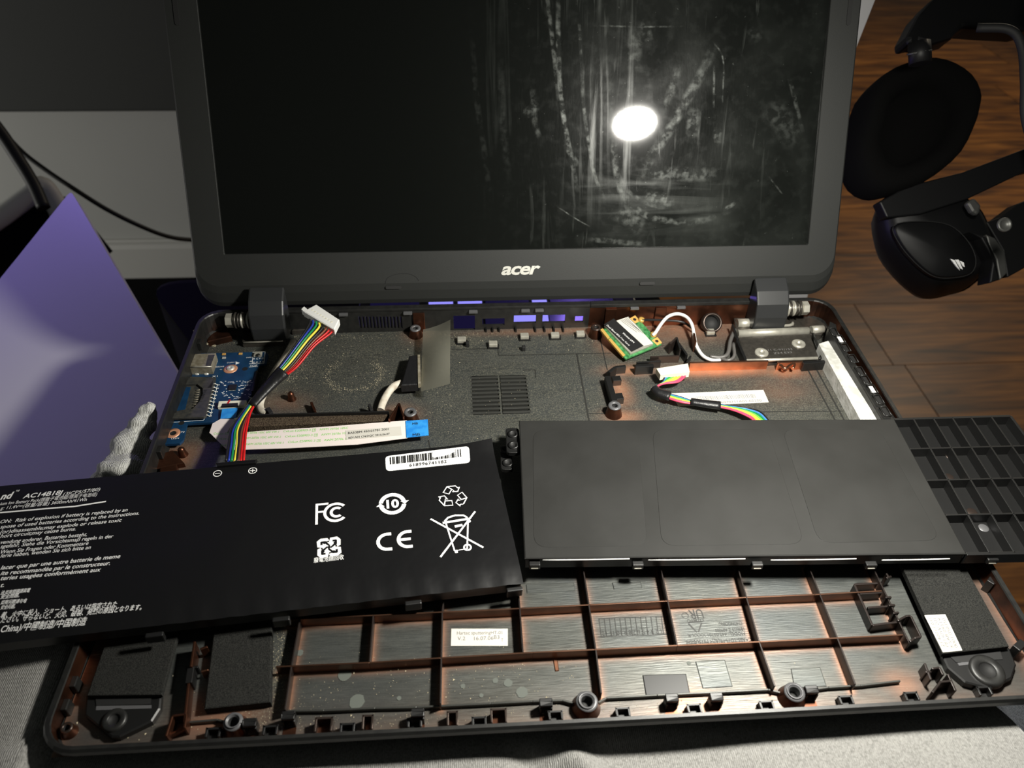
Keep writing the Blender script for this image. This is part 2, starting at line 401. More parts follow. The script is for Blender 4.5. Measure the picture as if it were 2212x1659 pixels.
def screen_glass():
    """switched-off display: dark, glossy, with dried wipe streaks and finger marks on its right half"""
    m = mat('screen', (0.0035, 0.004, 0.0035), 0.05, spec=0.5); nt = m.node_tree; N = nt.nodes; L = nt.links.new; b = N['Principled BSDF']
    uv = N.new('ShaderNodeUVMap')                                         # metres across and up the panel
    def noise(sc, st, det=5, dist=0.0, off=(0, 0, 0)):
        mp = N.new('ShaderNodeMapping'); mp.inputs['Scale'].default_value = st; mp.inputs['Location'].default_value = off
        nz = N.new('ShaderNodeTexNoise'); nz.inputs['Scale'].default_value = sc; nz.inputs['Detail'].default_value = det; nz.inputs['Distortion'].default_value = dist
        L(uv.outputs[0], mp.inputs['Vector']); L(mp.outputs['Vector'], nz.inputs['Vector']); return nz.outputs['Fac']
    def ramp(f, p0, p1):
        r = N.new('ShaderNodeValToRGB'); r.color_ramp.elements[0].position = p0; r.color_ramp.elements[1].position = p1; L(f, r.inputs['Fac']); return r.outputs['Color']
    def math_(op, a, c):
        x = N.new('ShaderNodeMath'); x.operation = op
        for i, s_ in enumerate((a, c)):
            if isinstance(s_, (int, float)): x.inputs[i].default_value = s_
            else: L(s_, x.inputs[i])
        return x.outputs[0]
    sx = N.new('ShaderNodeSeparateXYZ'); L(uv.outputs[0], sx.inputs[0]); u, v = sx.outputs[0], sx.outputs[1]
    def band(c, o0, o1, o2, o3):
        a = N.new('ShaderNodeMapRange'); a.interpolation_type = 'SMOOTHSTEP'; L(c, a.inputs[0]); a.inputs[1].default_value = o0; a.inputs[2].default_value = o1
        d = N.new('ShaderNodeMapRange'); d.interpolation_type = 'SMOOTHSTEP'; L(c, d.inputs[0]); d.inputs[1].default_value = o2; d.inputs[2].default_value = o3
        d.inputs[3].default_value = 1; d.inputs[4].default_value = 0
        return math_('MULTIPLY', a.outputs[0], d.outputs[0])
    lumps = ramp(noise(34, (1, 0.6, 1), 5, 0.0, (3, 1, 0)), 0.42, 0.66)
    streak = math_('MULTIPLY', ramp(noise(15, (9, 0.35, 1), 7, 1.2), 0.55, 0.72), math_('MULTIPLY', band(u, -0.030, 0.0, 0.06, 0.085), band(v, 0.03, 0.06, 0.21, 0.25)))
    streak = math_('MULTIPLY', streak, lumps)
    drips = math_('MULTIPLY', ramp(noise(55, (4, 0.4, 1), 5, 0.8, (7, 2, 0)), 0.60, 0.70), math_('MULTIPLY', band(u, -0.01, 0.02, 0.13, 0.15), lumps))
    blot = math_('MULTIPLY', ramp(noise(20, (1, 1, 1), 9, 0.5, (1, 5, 0)), 0.42, 0.74), band(u, 0.01, 0.06, 0.165, 0.175))
    wipe = math_('MULTIPLY', ramp(noise(17, (0.6, 6, 1), 7, 1.0, (2, 9, 0)), 0.50, 0.74), math_('MULTIPLY', band(u, 0.02, 0.06, 0.10, 0.13), band(v, 0.025, 0.04, 0.055, 0.075)))
    fine = ramp(noise(160, (1, 1, 1), 7, 0.0, (4, 4, 0)), 0.50, 0.85)
    dots = ramp(noise(420, (1, 1, 1), 2, 0.0, (8, 3, 0)), 0.72, 0.76)
    grease = math_('ADD', math_('ADD', math_('MULTIPLY', streak, 0.60), math_('MULTIPLY', drips, 0.34)), math_('ADD', math_('MULTIPLY', blot, 0.15), math_('MULTIPLY', wipe, 0.34)))
    grease = math_('ADD', grease, math_('MULTIPLY', math_('ADD', math_('MULTIPLY', fine, 0.10), math_('MULTIPLY', dots, 0.25)), band(u, -0.05, 0.05, 0.17, 0.18)))
    grease = math_('ADD', grease, math_('MULTIPLY', band(u, -0.10, 0.04, 0.17, 0.18), 0.035))
    film = N.new('ShaderNodeBsdfPrincipled'); film.inputs['Base Color'].default_value = (0.060, 0.068, 0.060, 1); film.inputs['Roughness'].default_value = 0.33
    film.inputs['Specular IOR Level'].default_value = 0.45
    bp = N.new('ShaderNodeBump'); bp.inputs['Strength'].default_value = 0.4; bp.inputs['Distance'].default_value = 0.1*S; L(noise(300, (2, 0.6, 1), 6), bp.inputs['Height']); L(bp.outputs['Normal'], film.inputs['Normal'])
    mx = N.new('ShaderNodeMixShader'); cl = N.new('ShaderNodeClamp'); L(grease, cl.inputs[0]); L(cl.outputs[0], mx.inputs[0])
    L(b.outputs[0], mx.inputs[1]); L(film.outputs[0], mx.inputs[2]); L(mx.outputs[0], N['Material Output'].inputs['Surface'])
screen_glass()

def clear_film():
    m = bpy.data.materials.new('clear_film'); m.use_nodes = True; nt = m.node_tree; N = nt.nodes; L = nt.links.new
    b = N['Principled BSDF']; b.inputs['Base Color'].default_value = (0.46, 0.45, 0.37, 1); b.inputs['Roughness'].default_value = 0.4
    t = N.new('ShaderNodeBsdfTransparent'); t.inputs[0].default_value = (0.75, 0.74, 0.66, 1)
    mx = N.new('ShaderNodeMixShader'); mx.inputs[0].default_value = 0.62
    L(t.outputs[0], mx.inputs[1]); L(b.outputs[0], mx.inputs[2]); L(mx.outputs[0], N['Material Output'].inputs['Surface']); M['clear_film'] = m
clear_film()

def smear():
    m = bpy.data.materials.new('smear'); m.use_nodes = True; nt = m.node_tree; N = nt.nodes; L = nt.links.new
    b = N['Principled BSDF']; b.inputs['Base Color'].default_value = (0.22, 0.24, 0.22, 1); b.inputs['Roughness'].default_value = 0.42
    tc = N.new('ShaderNodeTexCoord'); nz = N.new('ShaderNodeTexNoise'); nz.inputs['Scale'].default_value = 240; nz.inputs['Detail'].default_value = 7
    L(tc.outputs['Object'], nz.inputs['Vector'])
    r = N.new('ShaderNodeValToRGB'); r.color_ramp.elements[0].position = 0.44; r.color_ramp.elements[1].position = 0.74; r.color_ramp.elements[0].color = (0.02, 0.02, 0.02, 1); r.color_ramp.elements[1].color = (0.5, 0.5, 0.5, 1)
    L(nz.outputs['Fac'], r.inputs['Fac'])
    at = N.new('ShaderNodeAttribute'); at.attribute_name = 'edge'
    mu = N.new('ShaderNodeMath'); mu.operation = 'MULTIPLY'; L(r.outputs[0], mu.inputs[0]); L(at.outputs['Fac'], mu.inputs[1])
    t = N.new('ShaderNodeBsdfTransparent'); mx = N.new('ShaderNodeMixShader')
    L(mu.outputs[0], mx.inputs[0]); L(t.outputs[0], mx.inputs[1]); L(b.outputs[0], mx.inputs[2]); L(mx.outputs[0], N['Material Output'].inputs['Surface']); M['smear'] = m
smear()

def jersey(name, c0, c1, c2):
    """fine knit with a heathered mix of yarns"""
    m = mat(name, c0, 0.95, spec=0.1, sheen=0.25); nt = m.node_tree; N = nt.nodes; L = nt.links.new; b = N['Principled BSDF']
    tc = N.new('ShaderNodeTexCoord')
    def noise(sc, st, det=3):
        mp = N.new('ShaderNodeMapping'); mp.inputs['Scale'].default_value = st; nz = N.new('ShaderNodeTexNoise'); nz.inputs['Scale'].default_value = sc; nz.inputs['Detail'].default_value = det
        L(tc.outputs['Object'], mp.inputs['Vector']); L(mp.outputs['Vector'], nz.inputs['Vector']); return nz.outputs['Fac']
    def ramp(f, p0, p1):
        r = N.new('ShaderNodeValToRGB'); r.color_ramp.elements[0].position = p0; r.color_ramp.elements[1].position = p1; L(f, r.inputs['Fac']); return r.outputs['Color']
    def mix(f, a, c):
        x = N.new('ShaderNodeMix'); x.data_type = 'RGBA'; L(f, x.inputs['Factor'])
        for s_, k in ((a, 'A'), (c, 'B')):
            if isinstance(s_, tuple): x.inputs[k].default_value = s_
            else: L(s_, x.inputs[k])
        return x.outputs['Result']
    col = mix(ramp(noise(1300, (2.2, 0.8, 1)), 0.40, 0.62), (*c0, 1), (*c1, 1))
    col = mix(ramp(noise(950, (1, 1, 1), 6), 0.50, 0.74), col, (*c2, 1))
    L(col, b.inputs['Base Color'])
    wv = N.new('ShaderNodeTexWave'); wv.inputs['Scale'].default_value = 420; wv.inputs['Distortion'].default_value = 4.0; wv.inputs['Detail'].default_value = 2
    L(tc.outputs['Object'], wv.inputs['Vector'])
    bp = N.new('ShaderNodeBump'); bp.inputs['Strength'].default_value = 0.6; bp.inputs['Distance'].default_value = 0.35*S
    L(wv.outputs['Fac'], bp.inputs['Height']); L(bp.outputs['Normal'], b.inputs['Normal'])
jersey('jersey_grey', (0.235, 0.23, 0.22), (0.33, 0.325, 0.31), (0.17, 0.167, 0.158))
jersey('denim', (0.030, 0.034, 0.040), (0.055, 0.060, 0.070), (0.018, 0.020, 0.024))
jersey('grey_knit', (0.48, 0.48, 0.46), (0.62, 0.62, 0.60), (0.30, 0.30, 0.28))

def wood():
    m = mat('wood', (0.2, 0.1, 0.03), 0.42, spec=0.4, coat=0.15); nt = m.node_tree; N = nt.nodes; L = nt.links.new; b = N['Principled BSDF']
    tc = N.new('ShaderNodeTexCoord'); oi = N.new('ShaderNodeObjectInfo')
    va = N.new('ShaderNodeVectorMath'); va.operation = 'ADD'; sc = N.new('ShaderNodeVectorMath'); sc.operation = 'SCALE'; sc.inputs[0].default_value = (13, 7, 0)
    L(oi.outputs['Random'], sc.inputs['Scale']); L(tc.outputs['Object'], va.inputs[0]); L(sc.outputs[0], va.inputs[1])
    def noise(s_, st, det, dist=0.0):
        mp = N.new('ShaderNodeMapping'); mp.inputs['Scale'].default_value = st; nz = N.new('ShaderNodeTexNoise'); nz.inputs['Scale'].default_value = s_; nz.inputs['Detail'].default_value = det; nz.inputs['Distortion'].default_value = dist
        L(va.outputs[0], mp.inputs['Vector']); L(mp.outputs['Vector'], nz.inputs['Vector']); return nz.outputs['Fac']
    r = N.new('ShaderNodeValToRGB'); e = r.color_ramp.elements
    e[0].position = 0.30; e[0].color = (0.10, 0.036, 0.012, 1); e[1].position = 0.72; e[1].color = (0.66, 0.27, 0.055, 1)
    k = e.new(0.5); k.color = (0.35, 0.135, 0.028, 1)
    L(noise(9, (0.45, 3.2, 1), 6, 1.2), r.inputs['Fac'])
    r2 = N.new('ShaderNodeValToRGB'); r2.color_ramp.elements[0].position = 0.35; r2.color_ramp.elements[0].color = (0.55, 0.5, 0.45, 1); r2.color_ramp.elements[1].position = 0.65
    L(noise(60, (0.12, 3.5, 1), 5), r2.inputs['Fac'])
    mx = N.new('ShaderNodeMix'); mx.data_type = 'RGBA'; mx.blend_type = 'MULTIPLY'; mx.inputs['Factor'].default_value = 0.75
    L(r.outputs[0], mx.inputs['A']); L(r2.outputs[0], mx.inputs['B'])
    hs = N.new('ShaderNodeHueSaturation'); L(mx.outputs['Result'], hs.inputs['Color'])
    mr = N.new('ShaderNodeMapRange'); L(oi.outputs['Random'], mr.inputs[0]); mr.inputs[3].default_value = 0.75; mr.inputs[4].default_value = 1.2; L(mr.outputs[0], hs.inputs['Value'])
    L(hs.outputs[0], b.inputs['Base Color'])
wood()

# ================================================================ THE SETTING
FLOOR_Z = -600.0
mb = MB().box((-2600, -1500, FLOOR_Z-40), (4200, 6200, FLOOR_Z-8))
floor = structure(mb.build('floor', 'black_cloth'), 'dark hardwood plank floor')
rnd = random.Random(3)
plank_me = None
row = 0; y = 150.0
while y < 4300:                                     # plank rows that the picture shows to the right of the laptop
    x = 80 - rnd.random()*900
    while x < 2900:
        if plank_me is None:
            p = MB().box((0, 0, 0), (1198, 178.5, 8)).build('plank', 'wood', floor, bevel=0.0, origin=(599, 89, 0))
            plank_me = p.data
        else:
            p = bpy.data.objects.new('plank', plank_me); COL.objects.link(p)
        place(p, (x+599, y+89, FLOOR_Z-8), floor)
        x += 1200
    y += 180; row += 1

# wall at the left with its baseboard
wp = Z(300, 592, -470); WALL_Y = 1210.0
structure(MB().box((-2600, WALL_Y, FLOOR_Z-8), (-60, WALL_Y+120, 1900)).build('wall_left', 'wall_paint'), 'pale grey painted wall at the left')
b0 = onY(300, 515, WALL_Y).z
mb = MB(); prof = [(0, FLOOR_Z-8), (16, FLOOR_Z-8), (16, b0-14), (13, b0-6), (7, b0-3), (5, b0), (0, b0)]
loops = [[(x, WALL_Y-d, z) for d, z in prof] for x in (-2600, -60)]
mb.loft(loops, smooth=False)
structure(mb.build('baseboard_left', 'trim_paint'), 'pale grey moulded baseboard')

# charcoal slab making the upper part of that wall darker
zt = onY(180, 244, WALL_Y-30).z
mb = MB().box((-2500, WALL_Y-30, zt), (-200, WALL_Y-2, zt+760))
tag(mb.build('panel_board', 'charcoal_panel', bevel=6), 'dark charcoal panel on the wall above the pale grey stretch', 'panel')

# cables in front of the wall
mb = MB().tube([far(-60, 190, 1180), far(-10, 262, 1170), far(45, 325, 1160), far(100, 368, 1150), far(160, 408, 1140), far(230, 452, 1140), far(300, 487, 1150), far(360, 510, 1170), far(415, 518, 1190), far(520, 520, 1230)], 3.0)
tag(mb.build('cable', 'cable_black'), 'thin black cable sagging across the grey wall towards the laptop lid', 'cable')
mb = MB().tube([far(-60, 210, 1090), far(0, 285, 1080), far(40, 345, 1070), far(72, 398, 1060), far(95, 450, 1050)], lambda t: 7.5)
tag(mb.build('cable', 'cable_black'), 'thick black cable running down into the grey-rimmed black bin', 'cable')

# black pouf behind the laptop
pz = -120.0
a = Z(262, 588, pz); b_ = Z(420, 584, pz)
mb = MB(); base = [(p.x, p.y) for p in roundpoly([Vector((-222, 300, 0)), Vector((150, 300, 0)), Vector((150, a.y+8, 0)), Vector((-322, a.y+8, 0))], 40, 6)]
loops = []
for ins, z in ((0, FLOOR_Z), (0, pz-40), (3, pz-22), (12, pz-7), (28, pz)):
    loops.append([(x*(1-ins/320)+(-207)*(ins/320), y_*(1-ins/100)+390*(ins/100), z) for x, y_ in base])
mb.loft(loops)
tag(mb.build('pouf', 'black_cloth'), 'black cloth pouf in the shadow behind the laptop', 'pouf')

# made-up bar glowing in place of violet-lit surfaces, on the pouf, seen through the ports and the hinge gap
lb = thing('light_bar', 'low black light bar glowing violet behind the laptop', 'light', (0, 360, pz))
MB().box((-122, 350, pz), (110, 416, pz+14)).build('housing', 'dark_plastic', lb, bevel=2)
for x0, x1, y0, y1, m in ((-52, -20, 354, 388, 'led_dim'), (-18, 1, 354, 388, 'led_dim'), (3.5, 25, 354, 388, 'led'), (27.5, 33, 354, 388, 'led'), (34, 50, 354, 388, 'led_dim'), (52, 70, 354, 388, 'led_dim'),
                          (-112, -72, 391, 412, 'led_dim'), (-64, -44, 391, 412, 'led'), (-40, -20, 391, 412, 'led'), (-17, 19, 391, 412, 'led_dim'), (22, 34, 391, 412, 'led'), (37, 90, 391, 412, 'led_dim')):
    MB().box((x0, y0, pz+14), (x1, y1, pz+16)).build('diffuser', m, lb)

gl = bpy.data.lights.new('light_bar_glow', 'POINT'); gl.energy = 0.22; gl.color = (0.30, 0.20, 1.0); gl.shadow_soft_size = 0.015  # added violet point light, unseen, to tint the headset's edge
go = bpy.data.objects.new('light_bar_glow', gl); COL.objects.link(go); go.location = Vector((60, 400, pz+40))*S
# white panel lit violet at the left
A = far(153, 412, 805)
pn = Vector((-0.12, -0.25, 0.95)).normalized()
def PP(x, y_): return onplane(x, y_, A, pn)
n = pn; P = [PP(153, 412), PP(0, 602), PP(-330, 1010), PP(-200, 1180), PP(300, 1130), PP(460, 940), PP(380, 800)]
PANEL = [p.copy() for p in P]
mb = MB().prism(roundpoly(P, 6, 3), -n*14)
tag(mb.build('side_panel', 'white_panel'), 'smooth white panel washed in violet light beside the laptop', 'panel')

# bin with a pale frame and black inside, left edge
bn = thing('storage_bin', 'pale grey rimmed bin with a black inside at the left edge', 'bin', Z(0, 500, -330))
rim = [far(-60, 508, 1130), far(0, 470, 1130), far(60, 425, 1130), far(88, 402, 1130), far(112, 428, 1130), far(135, 470, 1130)]
MB().tube(rim, 9, seg=10, sub=5, flat=1.4).build('rim', 'grey_frame', bn)
ins = [far(-60, 520, 1140), far(88, 415, 1140), far(190, 540, 1140), far(60, 640, 1140), far(-60, 640, 1140)]
MB().prism(ins, (0, 60, -40)).build('liner', 'black_cloth', bn)

# white board behind the lid's right edge, standing on the floor
BY = far(1838, 132, 760).y; bx0 = onY(1650, 652, BY).x; bx1 = onY(1742, 652, BY)
q = [Vector((bx0, BY, FLOOR_Z)), Vector((bx1.x, BY, FLOOR_Z)), bx1, onY(1838, 132, BY), onY(1894, -10, BY), onY(1975, -230, BY), Vector((bx0, BY, onY(1975, -230, BY).z))]
mb = MB().prism(q, (0, 20, 0))
tag(mb.build('white_board', 'board_white'), 'bright white board showing past the lid beside the wooden floor', 'board')

# ---------------------------------------------------------------- cloth under the laptop
def lap(x, y_):
    z = -17.8 - SLOPE*max(0.0, y_)                         # follows the sloping underside of the base
    if y_ < 6: z += 5.0*(1-math.exp(-(6-y_)/9.0))             # swells up a little in front of the rim
    if y_ < -35: z -= 0.004*(y_+35)**2
    if y_ < 4: z -= 4.0*math.exp(-((x-20)/40)**2)*min(1.0, (4-y_)/10) + 1.5*math.exp(-((x+120)/50)**2)*min(1.0, (4-y_)/12)
    if x < -190.5:                                            # bulges up against the left side
        k = min(1.0, (-190.5-x)/6.0); z += 11.0*k*k*(3-2*k)*min(1.0, max(0.0, (y_+40)/40)); z -= 0.12*max(0.0, -205-x)
    if x > 205: z -= 0.35*(x-205)
    z += 2.6*math.sin(x*0.045+1.2+0.02*y_)*(math.exp(-((y_+45)/30)**2) if y_ < 0 else 0) + 1.5*math.sin(x*0.11+y_*0.07)*(math.exp(-((y_+50)/30)**2) if y_ < 0 else 0)
    for fx, fy, dx, amp, wd in ((8, -18, 0.7, 6.5, 6), (-6, -24, 0.7, -5, 6), (70, -45, -0.2, 3, 12), (-150, -35, 0.15, 3.5, 12)):
        s_ = (x-fx) - dx*(fy-y_); z += amp*math.exp(-(s_/wd)**2)*(math.exp(-((y_-fy)/18)**2)*min(1.0, max(0.0, -y_/8)))
    return z
mb = MB(); nx, ny = 260, 90; vv = []
e0 = Z(2140, 1530, -20); e1_ = Z(2212, 1640, -24)
for j in range(ny+1):
    for i in range(nx+1):
        y_ = -150 + 330*j/ny; ys = y_
        xr = e0.x + (e1_.x-e0.x)*(y_-e0.y)/(e1_.y-e0.y)            # cut edge at the right
        xr = min(215, max(120, xr)); x = -330 + (xr+330)*i/nx
        k_ = min(1.0, max(0.0, (-186-x)/14)); ys = -150 + (y_+150)*(1-0.24*k_*k_*(3-2*k_))
        vv.append((x, ys, lap(x, ys)))
mb.add(vv, [(j*(nx+1)+i, j*(nx+1)+i+1, (j+1)*(nx+1)+i+1, (j+1)*(nx+1)+i) for j in range(ny) for i in range(nx)], 0, True)
cl = mb.build('grey_cloth', 'jersey_grey'); cl.modifiers.new('thickness', 'SOLIDIFY').thickness = 0.0015; cl.modifiers['thickness'].offset = -1
tag(cl, 'light grey jersey cloth spread under the front of the laptop', 'cloth')
mb = MB(); vv = []
for j in range(31):
    for i in range(41):
        x = 120 + 200*i/40; y_ = -150 + 215*j/30
        vv.append((x, y_, -80 - 0.15*max(0, x-190) + 2*math.sin(x*0.08)*math.sin(y_*0.06) - 0.1*max(0, -y_)))
mb.add(vv, [(j*41+i, j*41+i+1, (j+1)*41+i+1, (j+1)*41+i) for j in range(30) for i in range(40)], 0, True)
dn = mb.build('denim_cloth', 'denim'); dn.modifiers.new('thickness', 'SOLIDIFY').thickness = 0.0015
tag(dn, 'dark denim cloth under the right end of the grey cloth', 'cloth')

# crumpled pale knit standing up beside the base's left edge
mb = MB(); rk = random.Random(5)
pts = [Z(262, 1055, -22), Z(282, 990, -19), Z(299, 935, -14), Z(316, 896, -9), Z(328, 870, -4)]
def kr(t): return (12*(1-t)**1.1+2.6)*(1+0.14*math.sin(t*23))
mb.tube(pts, kr, seg=14, sub=8)
kn = mb.build('knit_cloth', 'grey_knit', subsurf=1)
tx = bpy.data.textures.new('crumple', 'CLOUDS'); tx.noise_scale = 0.011
dm = kn.modifiers.new('crumple', 'DISPLACE'); dm.texture = tx; dm.strength = 0.007; dm.texture_coords = 'GLOBAL'
tag(kn, 'pale grey knit tip poking up at the left edge of the laptop base', 'cloth')

# ================================================================ THE LAPTOP
lap_root = thing('laptop', 'open black laptop with its keyboard removed and dark smudged screen', 'laptop', (0, 128, -22))
SEG = 6
outer = rrect(-191, 191, -2.5, 256, 13, SEG); inner = rrect(-188.2, 188.2, -0.2, 252.5, 10.8, SEG)
N_ = len(outer)
BACK = 150.0
# open ring: everything except the middle of the back
order = list(range(N_))
# rrect starts bottom right corner, then top right, top left, bottom left
i_tr = 2*(SEG+1)-1; i_tl = 2*(SEG+1)
idx = [i_tl+k for k in range(N_-i_tl)] + list(range(0, i_tr+1))
LW = [(-191, 256-13-k*9.0) for k in range(1, 24)]; LI = [(-188.2, p[1]) for p in LW]
idx1 = [i_tl+k for k in range(SEG+1)]; idx2 = [i for i in idx if i not in idx1]
O = [(BACK*-1, 256)] + [outer[i] for i in idx1] + LW + [outer[i] for i in idx2] + [(BACK, 256)]
I = [(BACK*-1, 252.5)] + [inner[i] for i in idx1] + LI + [inner[i] for i in idx2] + [(BACK, 252.5)]
mb = MB(); m = len(O)
def ringpt(p, z): return (p[0], p[1], z)
prof = []
ob = lambda p, d: ((p[0])*(1-d/191), (p[1]-128)*(1-d/128)+128)
for k in range(m):
    o_, i_ = O[k], I[k]
    zb = zf(o_[1]) - 9
    prof.append([ringpt(ob(o_, 10.0), zb), ringpt(ob(o_, 6.5), zb+1.6), ringpt(ob(o_, 0.8), -5.0), ringpt(o_, -3.6), ringpt(o_, -1.2), ringpt(ob(o_, 0.7), 0), ringpt(ob(i_, -0.3), 0), ringpt(i_, -0.6), ringpt(i_, zf(i_[1])-0.5)])
q = len(prof[0]); vv = [p for r in prof for p in r]; fs = []; mi = []
for k in range(m-1):
    for j in range(q-1):
        mb.add([prof[k][j], prof[k+1][j], prof[k+1][j+1], prof[k][j+1]], [(0, 1, 2, 3)], 1 if j == q-2 and not (O[k][0] < -100 and O[k][1] > 100) else 0, False)
# underside
un = [ringpt(ob(p, 10.0), zf(p[1])-9) for p in outer]; mb.add(un, [tuple(reversed(range(N_)))], 0)
tray = mb.build('base_tray', ['rim_plastic', 'copper'], lap_root, fixn=True)
tray['label'] = 'black plastic base with copper-tinted shielding inside'

# --- ribs of the palm rest area, as top edges read off the photograph (6 mm high)
RH = 5.5
RIBS = [  # (polyline of top-edge pixels)
    [(620, 1338), (806, 1329), (951, 1322), (1125, 1314), (1274, 1306), (1436, 1298), (1613, 1290), (1760, 1284), (1905, 1276)],
    [(596, 1440), (798, 1431), (951, 1421), (1150, 1409), (1284, 1403), (1463, 1394), (1642, 1386), (1809, 1378), (1951, 1371)],
    [(648, 1335), (629, 1440), (615, 1533)],
    [(806, 1329), (798, 1429)],
    [(958, 1300), (955, 1322), (951, 1519)],
    [(1119, 1262), (1130, 1411)],
    [(1258, 1215), (1287, 1402), (1299, 1497)],
    [(1425, 1215), (1463, 1394)],
    [(1594, 1225), (1640, 1386), (1674, 1482)],
    [(1744, 1215), (1809, 1378), (1848, 1478)],
    [(1880, 1210), (1894, 1242), (1965, 1389)],
]
ribsegs = []
for R_ in RIBS:
    pts = [F(x, y_, RH) for x, y_ in R_]; mb = MB()
    a, b_ = pts[0], pts[-1]
    tall = abs(a.x-b_.x) > abs(a.y-b_.y)
    for p, q_ in zip(pts[:-1], pts[1:]):
        ribsegs.append((p.x, p.y, q_.x, q_.y)); mb.wall(p, q_, 0.65, RH, 0)
    ob_ = mb.build('rib', 'rib_copper' if tall else 'rib_dark', tray, bevel=0.12)  # light and shade put into the material: crosswise ribs copper-lit, lengthwise ones dark

# --- floor of the base: a 1 mm grid, copper tint and the ribs' reflected glow painted along ribs and walls
import numpy as np
def px_rect(x0, y0, x1, y1):
    c = [F(x, y_) for x, y_ in ((x0, y0), (x1, y0), (x1, y1), (x0, y1))]
    return min(p.x for p in c), max(p.x for p in c), min(p.y for p in c), max(p.y for p in c)
v0 = F(1016, 812); v1 = F(1146, 893); v2 = F(1022, 893); v3 = F(1138, 810)
VX0, VX1, VY0, VY1 = (v0.x+v2.x)/2, (v1.x+v3.x)/2, v1.y, v0.y
VXM = (VX0+VX1)/2
XS = np.arange(-187.5, 187.6, 1.0); YS = np.arange(-0.6, 253.01, 1.0)
gx, gy = np.meshgrid(XS, YS); gx = gx.ravel(); gy = gy.ravel()
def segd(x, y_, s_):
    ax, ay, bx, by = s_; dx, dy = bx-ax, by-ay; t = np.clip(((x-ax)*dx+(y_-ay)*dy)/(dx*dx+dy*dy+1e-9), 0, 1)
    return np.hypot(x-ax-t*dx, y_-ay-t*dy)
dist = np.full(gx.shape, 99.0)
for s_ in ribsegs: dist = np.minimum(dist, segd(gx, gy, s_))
copper_glow = np.exp(-(dist/1.35)**1.2)*0.85
copper_glow = np.maximum(copper_glow, np.exp(-((188-np.abs(gx))/4.0))*0.45*(gy < 120)); copper_glow = np.maximum(copper_glow, np.exp(-(gy/6.0))*0.22)
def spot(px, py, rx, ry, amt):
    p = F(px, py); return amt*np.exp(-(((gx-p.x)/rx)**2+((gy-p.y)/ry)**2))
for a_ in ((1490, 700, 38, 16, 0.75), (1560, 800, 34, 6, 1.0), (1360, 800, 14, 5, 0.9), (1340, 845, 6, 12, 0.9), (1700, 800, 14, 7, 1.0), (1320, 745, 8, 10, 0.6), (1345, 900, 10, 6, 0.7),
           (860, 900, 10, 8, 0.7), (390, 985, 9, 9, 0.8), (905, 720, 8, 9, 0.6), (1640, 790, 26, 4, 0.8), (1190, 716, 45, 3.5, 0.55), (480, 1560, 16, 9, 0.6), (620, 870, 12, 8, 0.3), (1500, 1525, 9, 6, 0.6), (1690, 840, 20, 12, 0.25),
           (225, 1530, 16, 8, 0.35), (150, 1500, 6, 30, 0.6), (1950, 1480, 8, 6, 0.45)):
    copper_glow = np.maximum(copper_glow, spot(*a_))
dst = 0.06 + 0.34/(1+np.exp(-(gy-135)/12.0))
for a_ in ((620, 790, 26, 22, 0.9), (1000, 740, 20, 9, 0.8), (760, 760, 40, 16, 0.55), (440, 740, 26, 10, 0.9), (960, 870, 22, 18, 0.5), (1120, 860, 30, 22, 0.45), (600, 1450, 4, 24, 0.6), (1190, 735, 34, 8, 0.5), (700, 1000, 70, 12, 0.3), (1360, 880, 30, 16, 0.2), (560, 1530, 10, 8, 0.5)):
    dst = np.maximum(dst, spot(*a_))
gz = -8.0-SLOPE*gy
nxg, nyg = len(XS), len(YS); faces = []
for j in range(nyg-1):
    yc = YS[j]+0.5
    for i in range(nxg-1):
        xc = XS[i]+0.5
        if VY0 <= yc <= VY1 and (VX0 <= xc <= VXM-0.8 or VXM+0.8 <= xc <= VX1): continue
        faces.append((j*nxg+i, j*nxg+i+1, (j+1)*nxg+i+1, (j+1)*nxg+i))
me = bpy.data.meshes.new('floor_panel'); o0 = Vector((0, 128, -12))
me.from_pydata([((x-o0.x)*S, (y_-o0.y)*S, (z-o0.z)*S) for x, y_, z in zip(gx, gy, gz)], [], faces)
for nm, arr in (('copper', copper_glow), ('dusty', dst)):
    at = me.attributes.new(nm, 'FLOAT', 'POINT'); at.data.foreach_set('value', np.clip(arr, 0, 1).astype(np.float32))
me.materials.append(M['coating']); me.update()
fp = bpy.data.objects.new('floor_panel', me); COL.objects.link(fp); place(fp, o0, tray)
fp['label'] = 'grey metallised inside of the base with copper tint along the ribs'

# --- vent grille: ten slats in two columns over a dark well
MB().box((VX0-1, VY0-1, zf(VY0)-6), (VX1+1, VY1+1, zf(VY0)-4.2)).build('vent_well', 'dark_plastic', tray)
rows = 10; dy = (VY1-VY0)/rows
for c_, (xa, xb) in enumerate(((VX0-0.4, VXM-0.6), (VXM+0.6, VX1+0.4))):
    for r_ in range(rows):
        yc = VY0 + dy*(r_+0.5)
        MB().box((xa, yc-dy*0.24, zf(yc)-1.6), (xb, yc+dy*0.24, zf(yc)+0.15)).build('vent_slat', 'slat', tray, bevel=0.2)

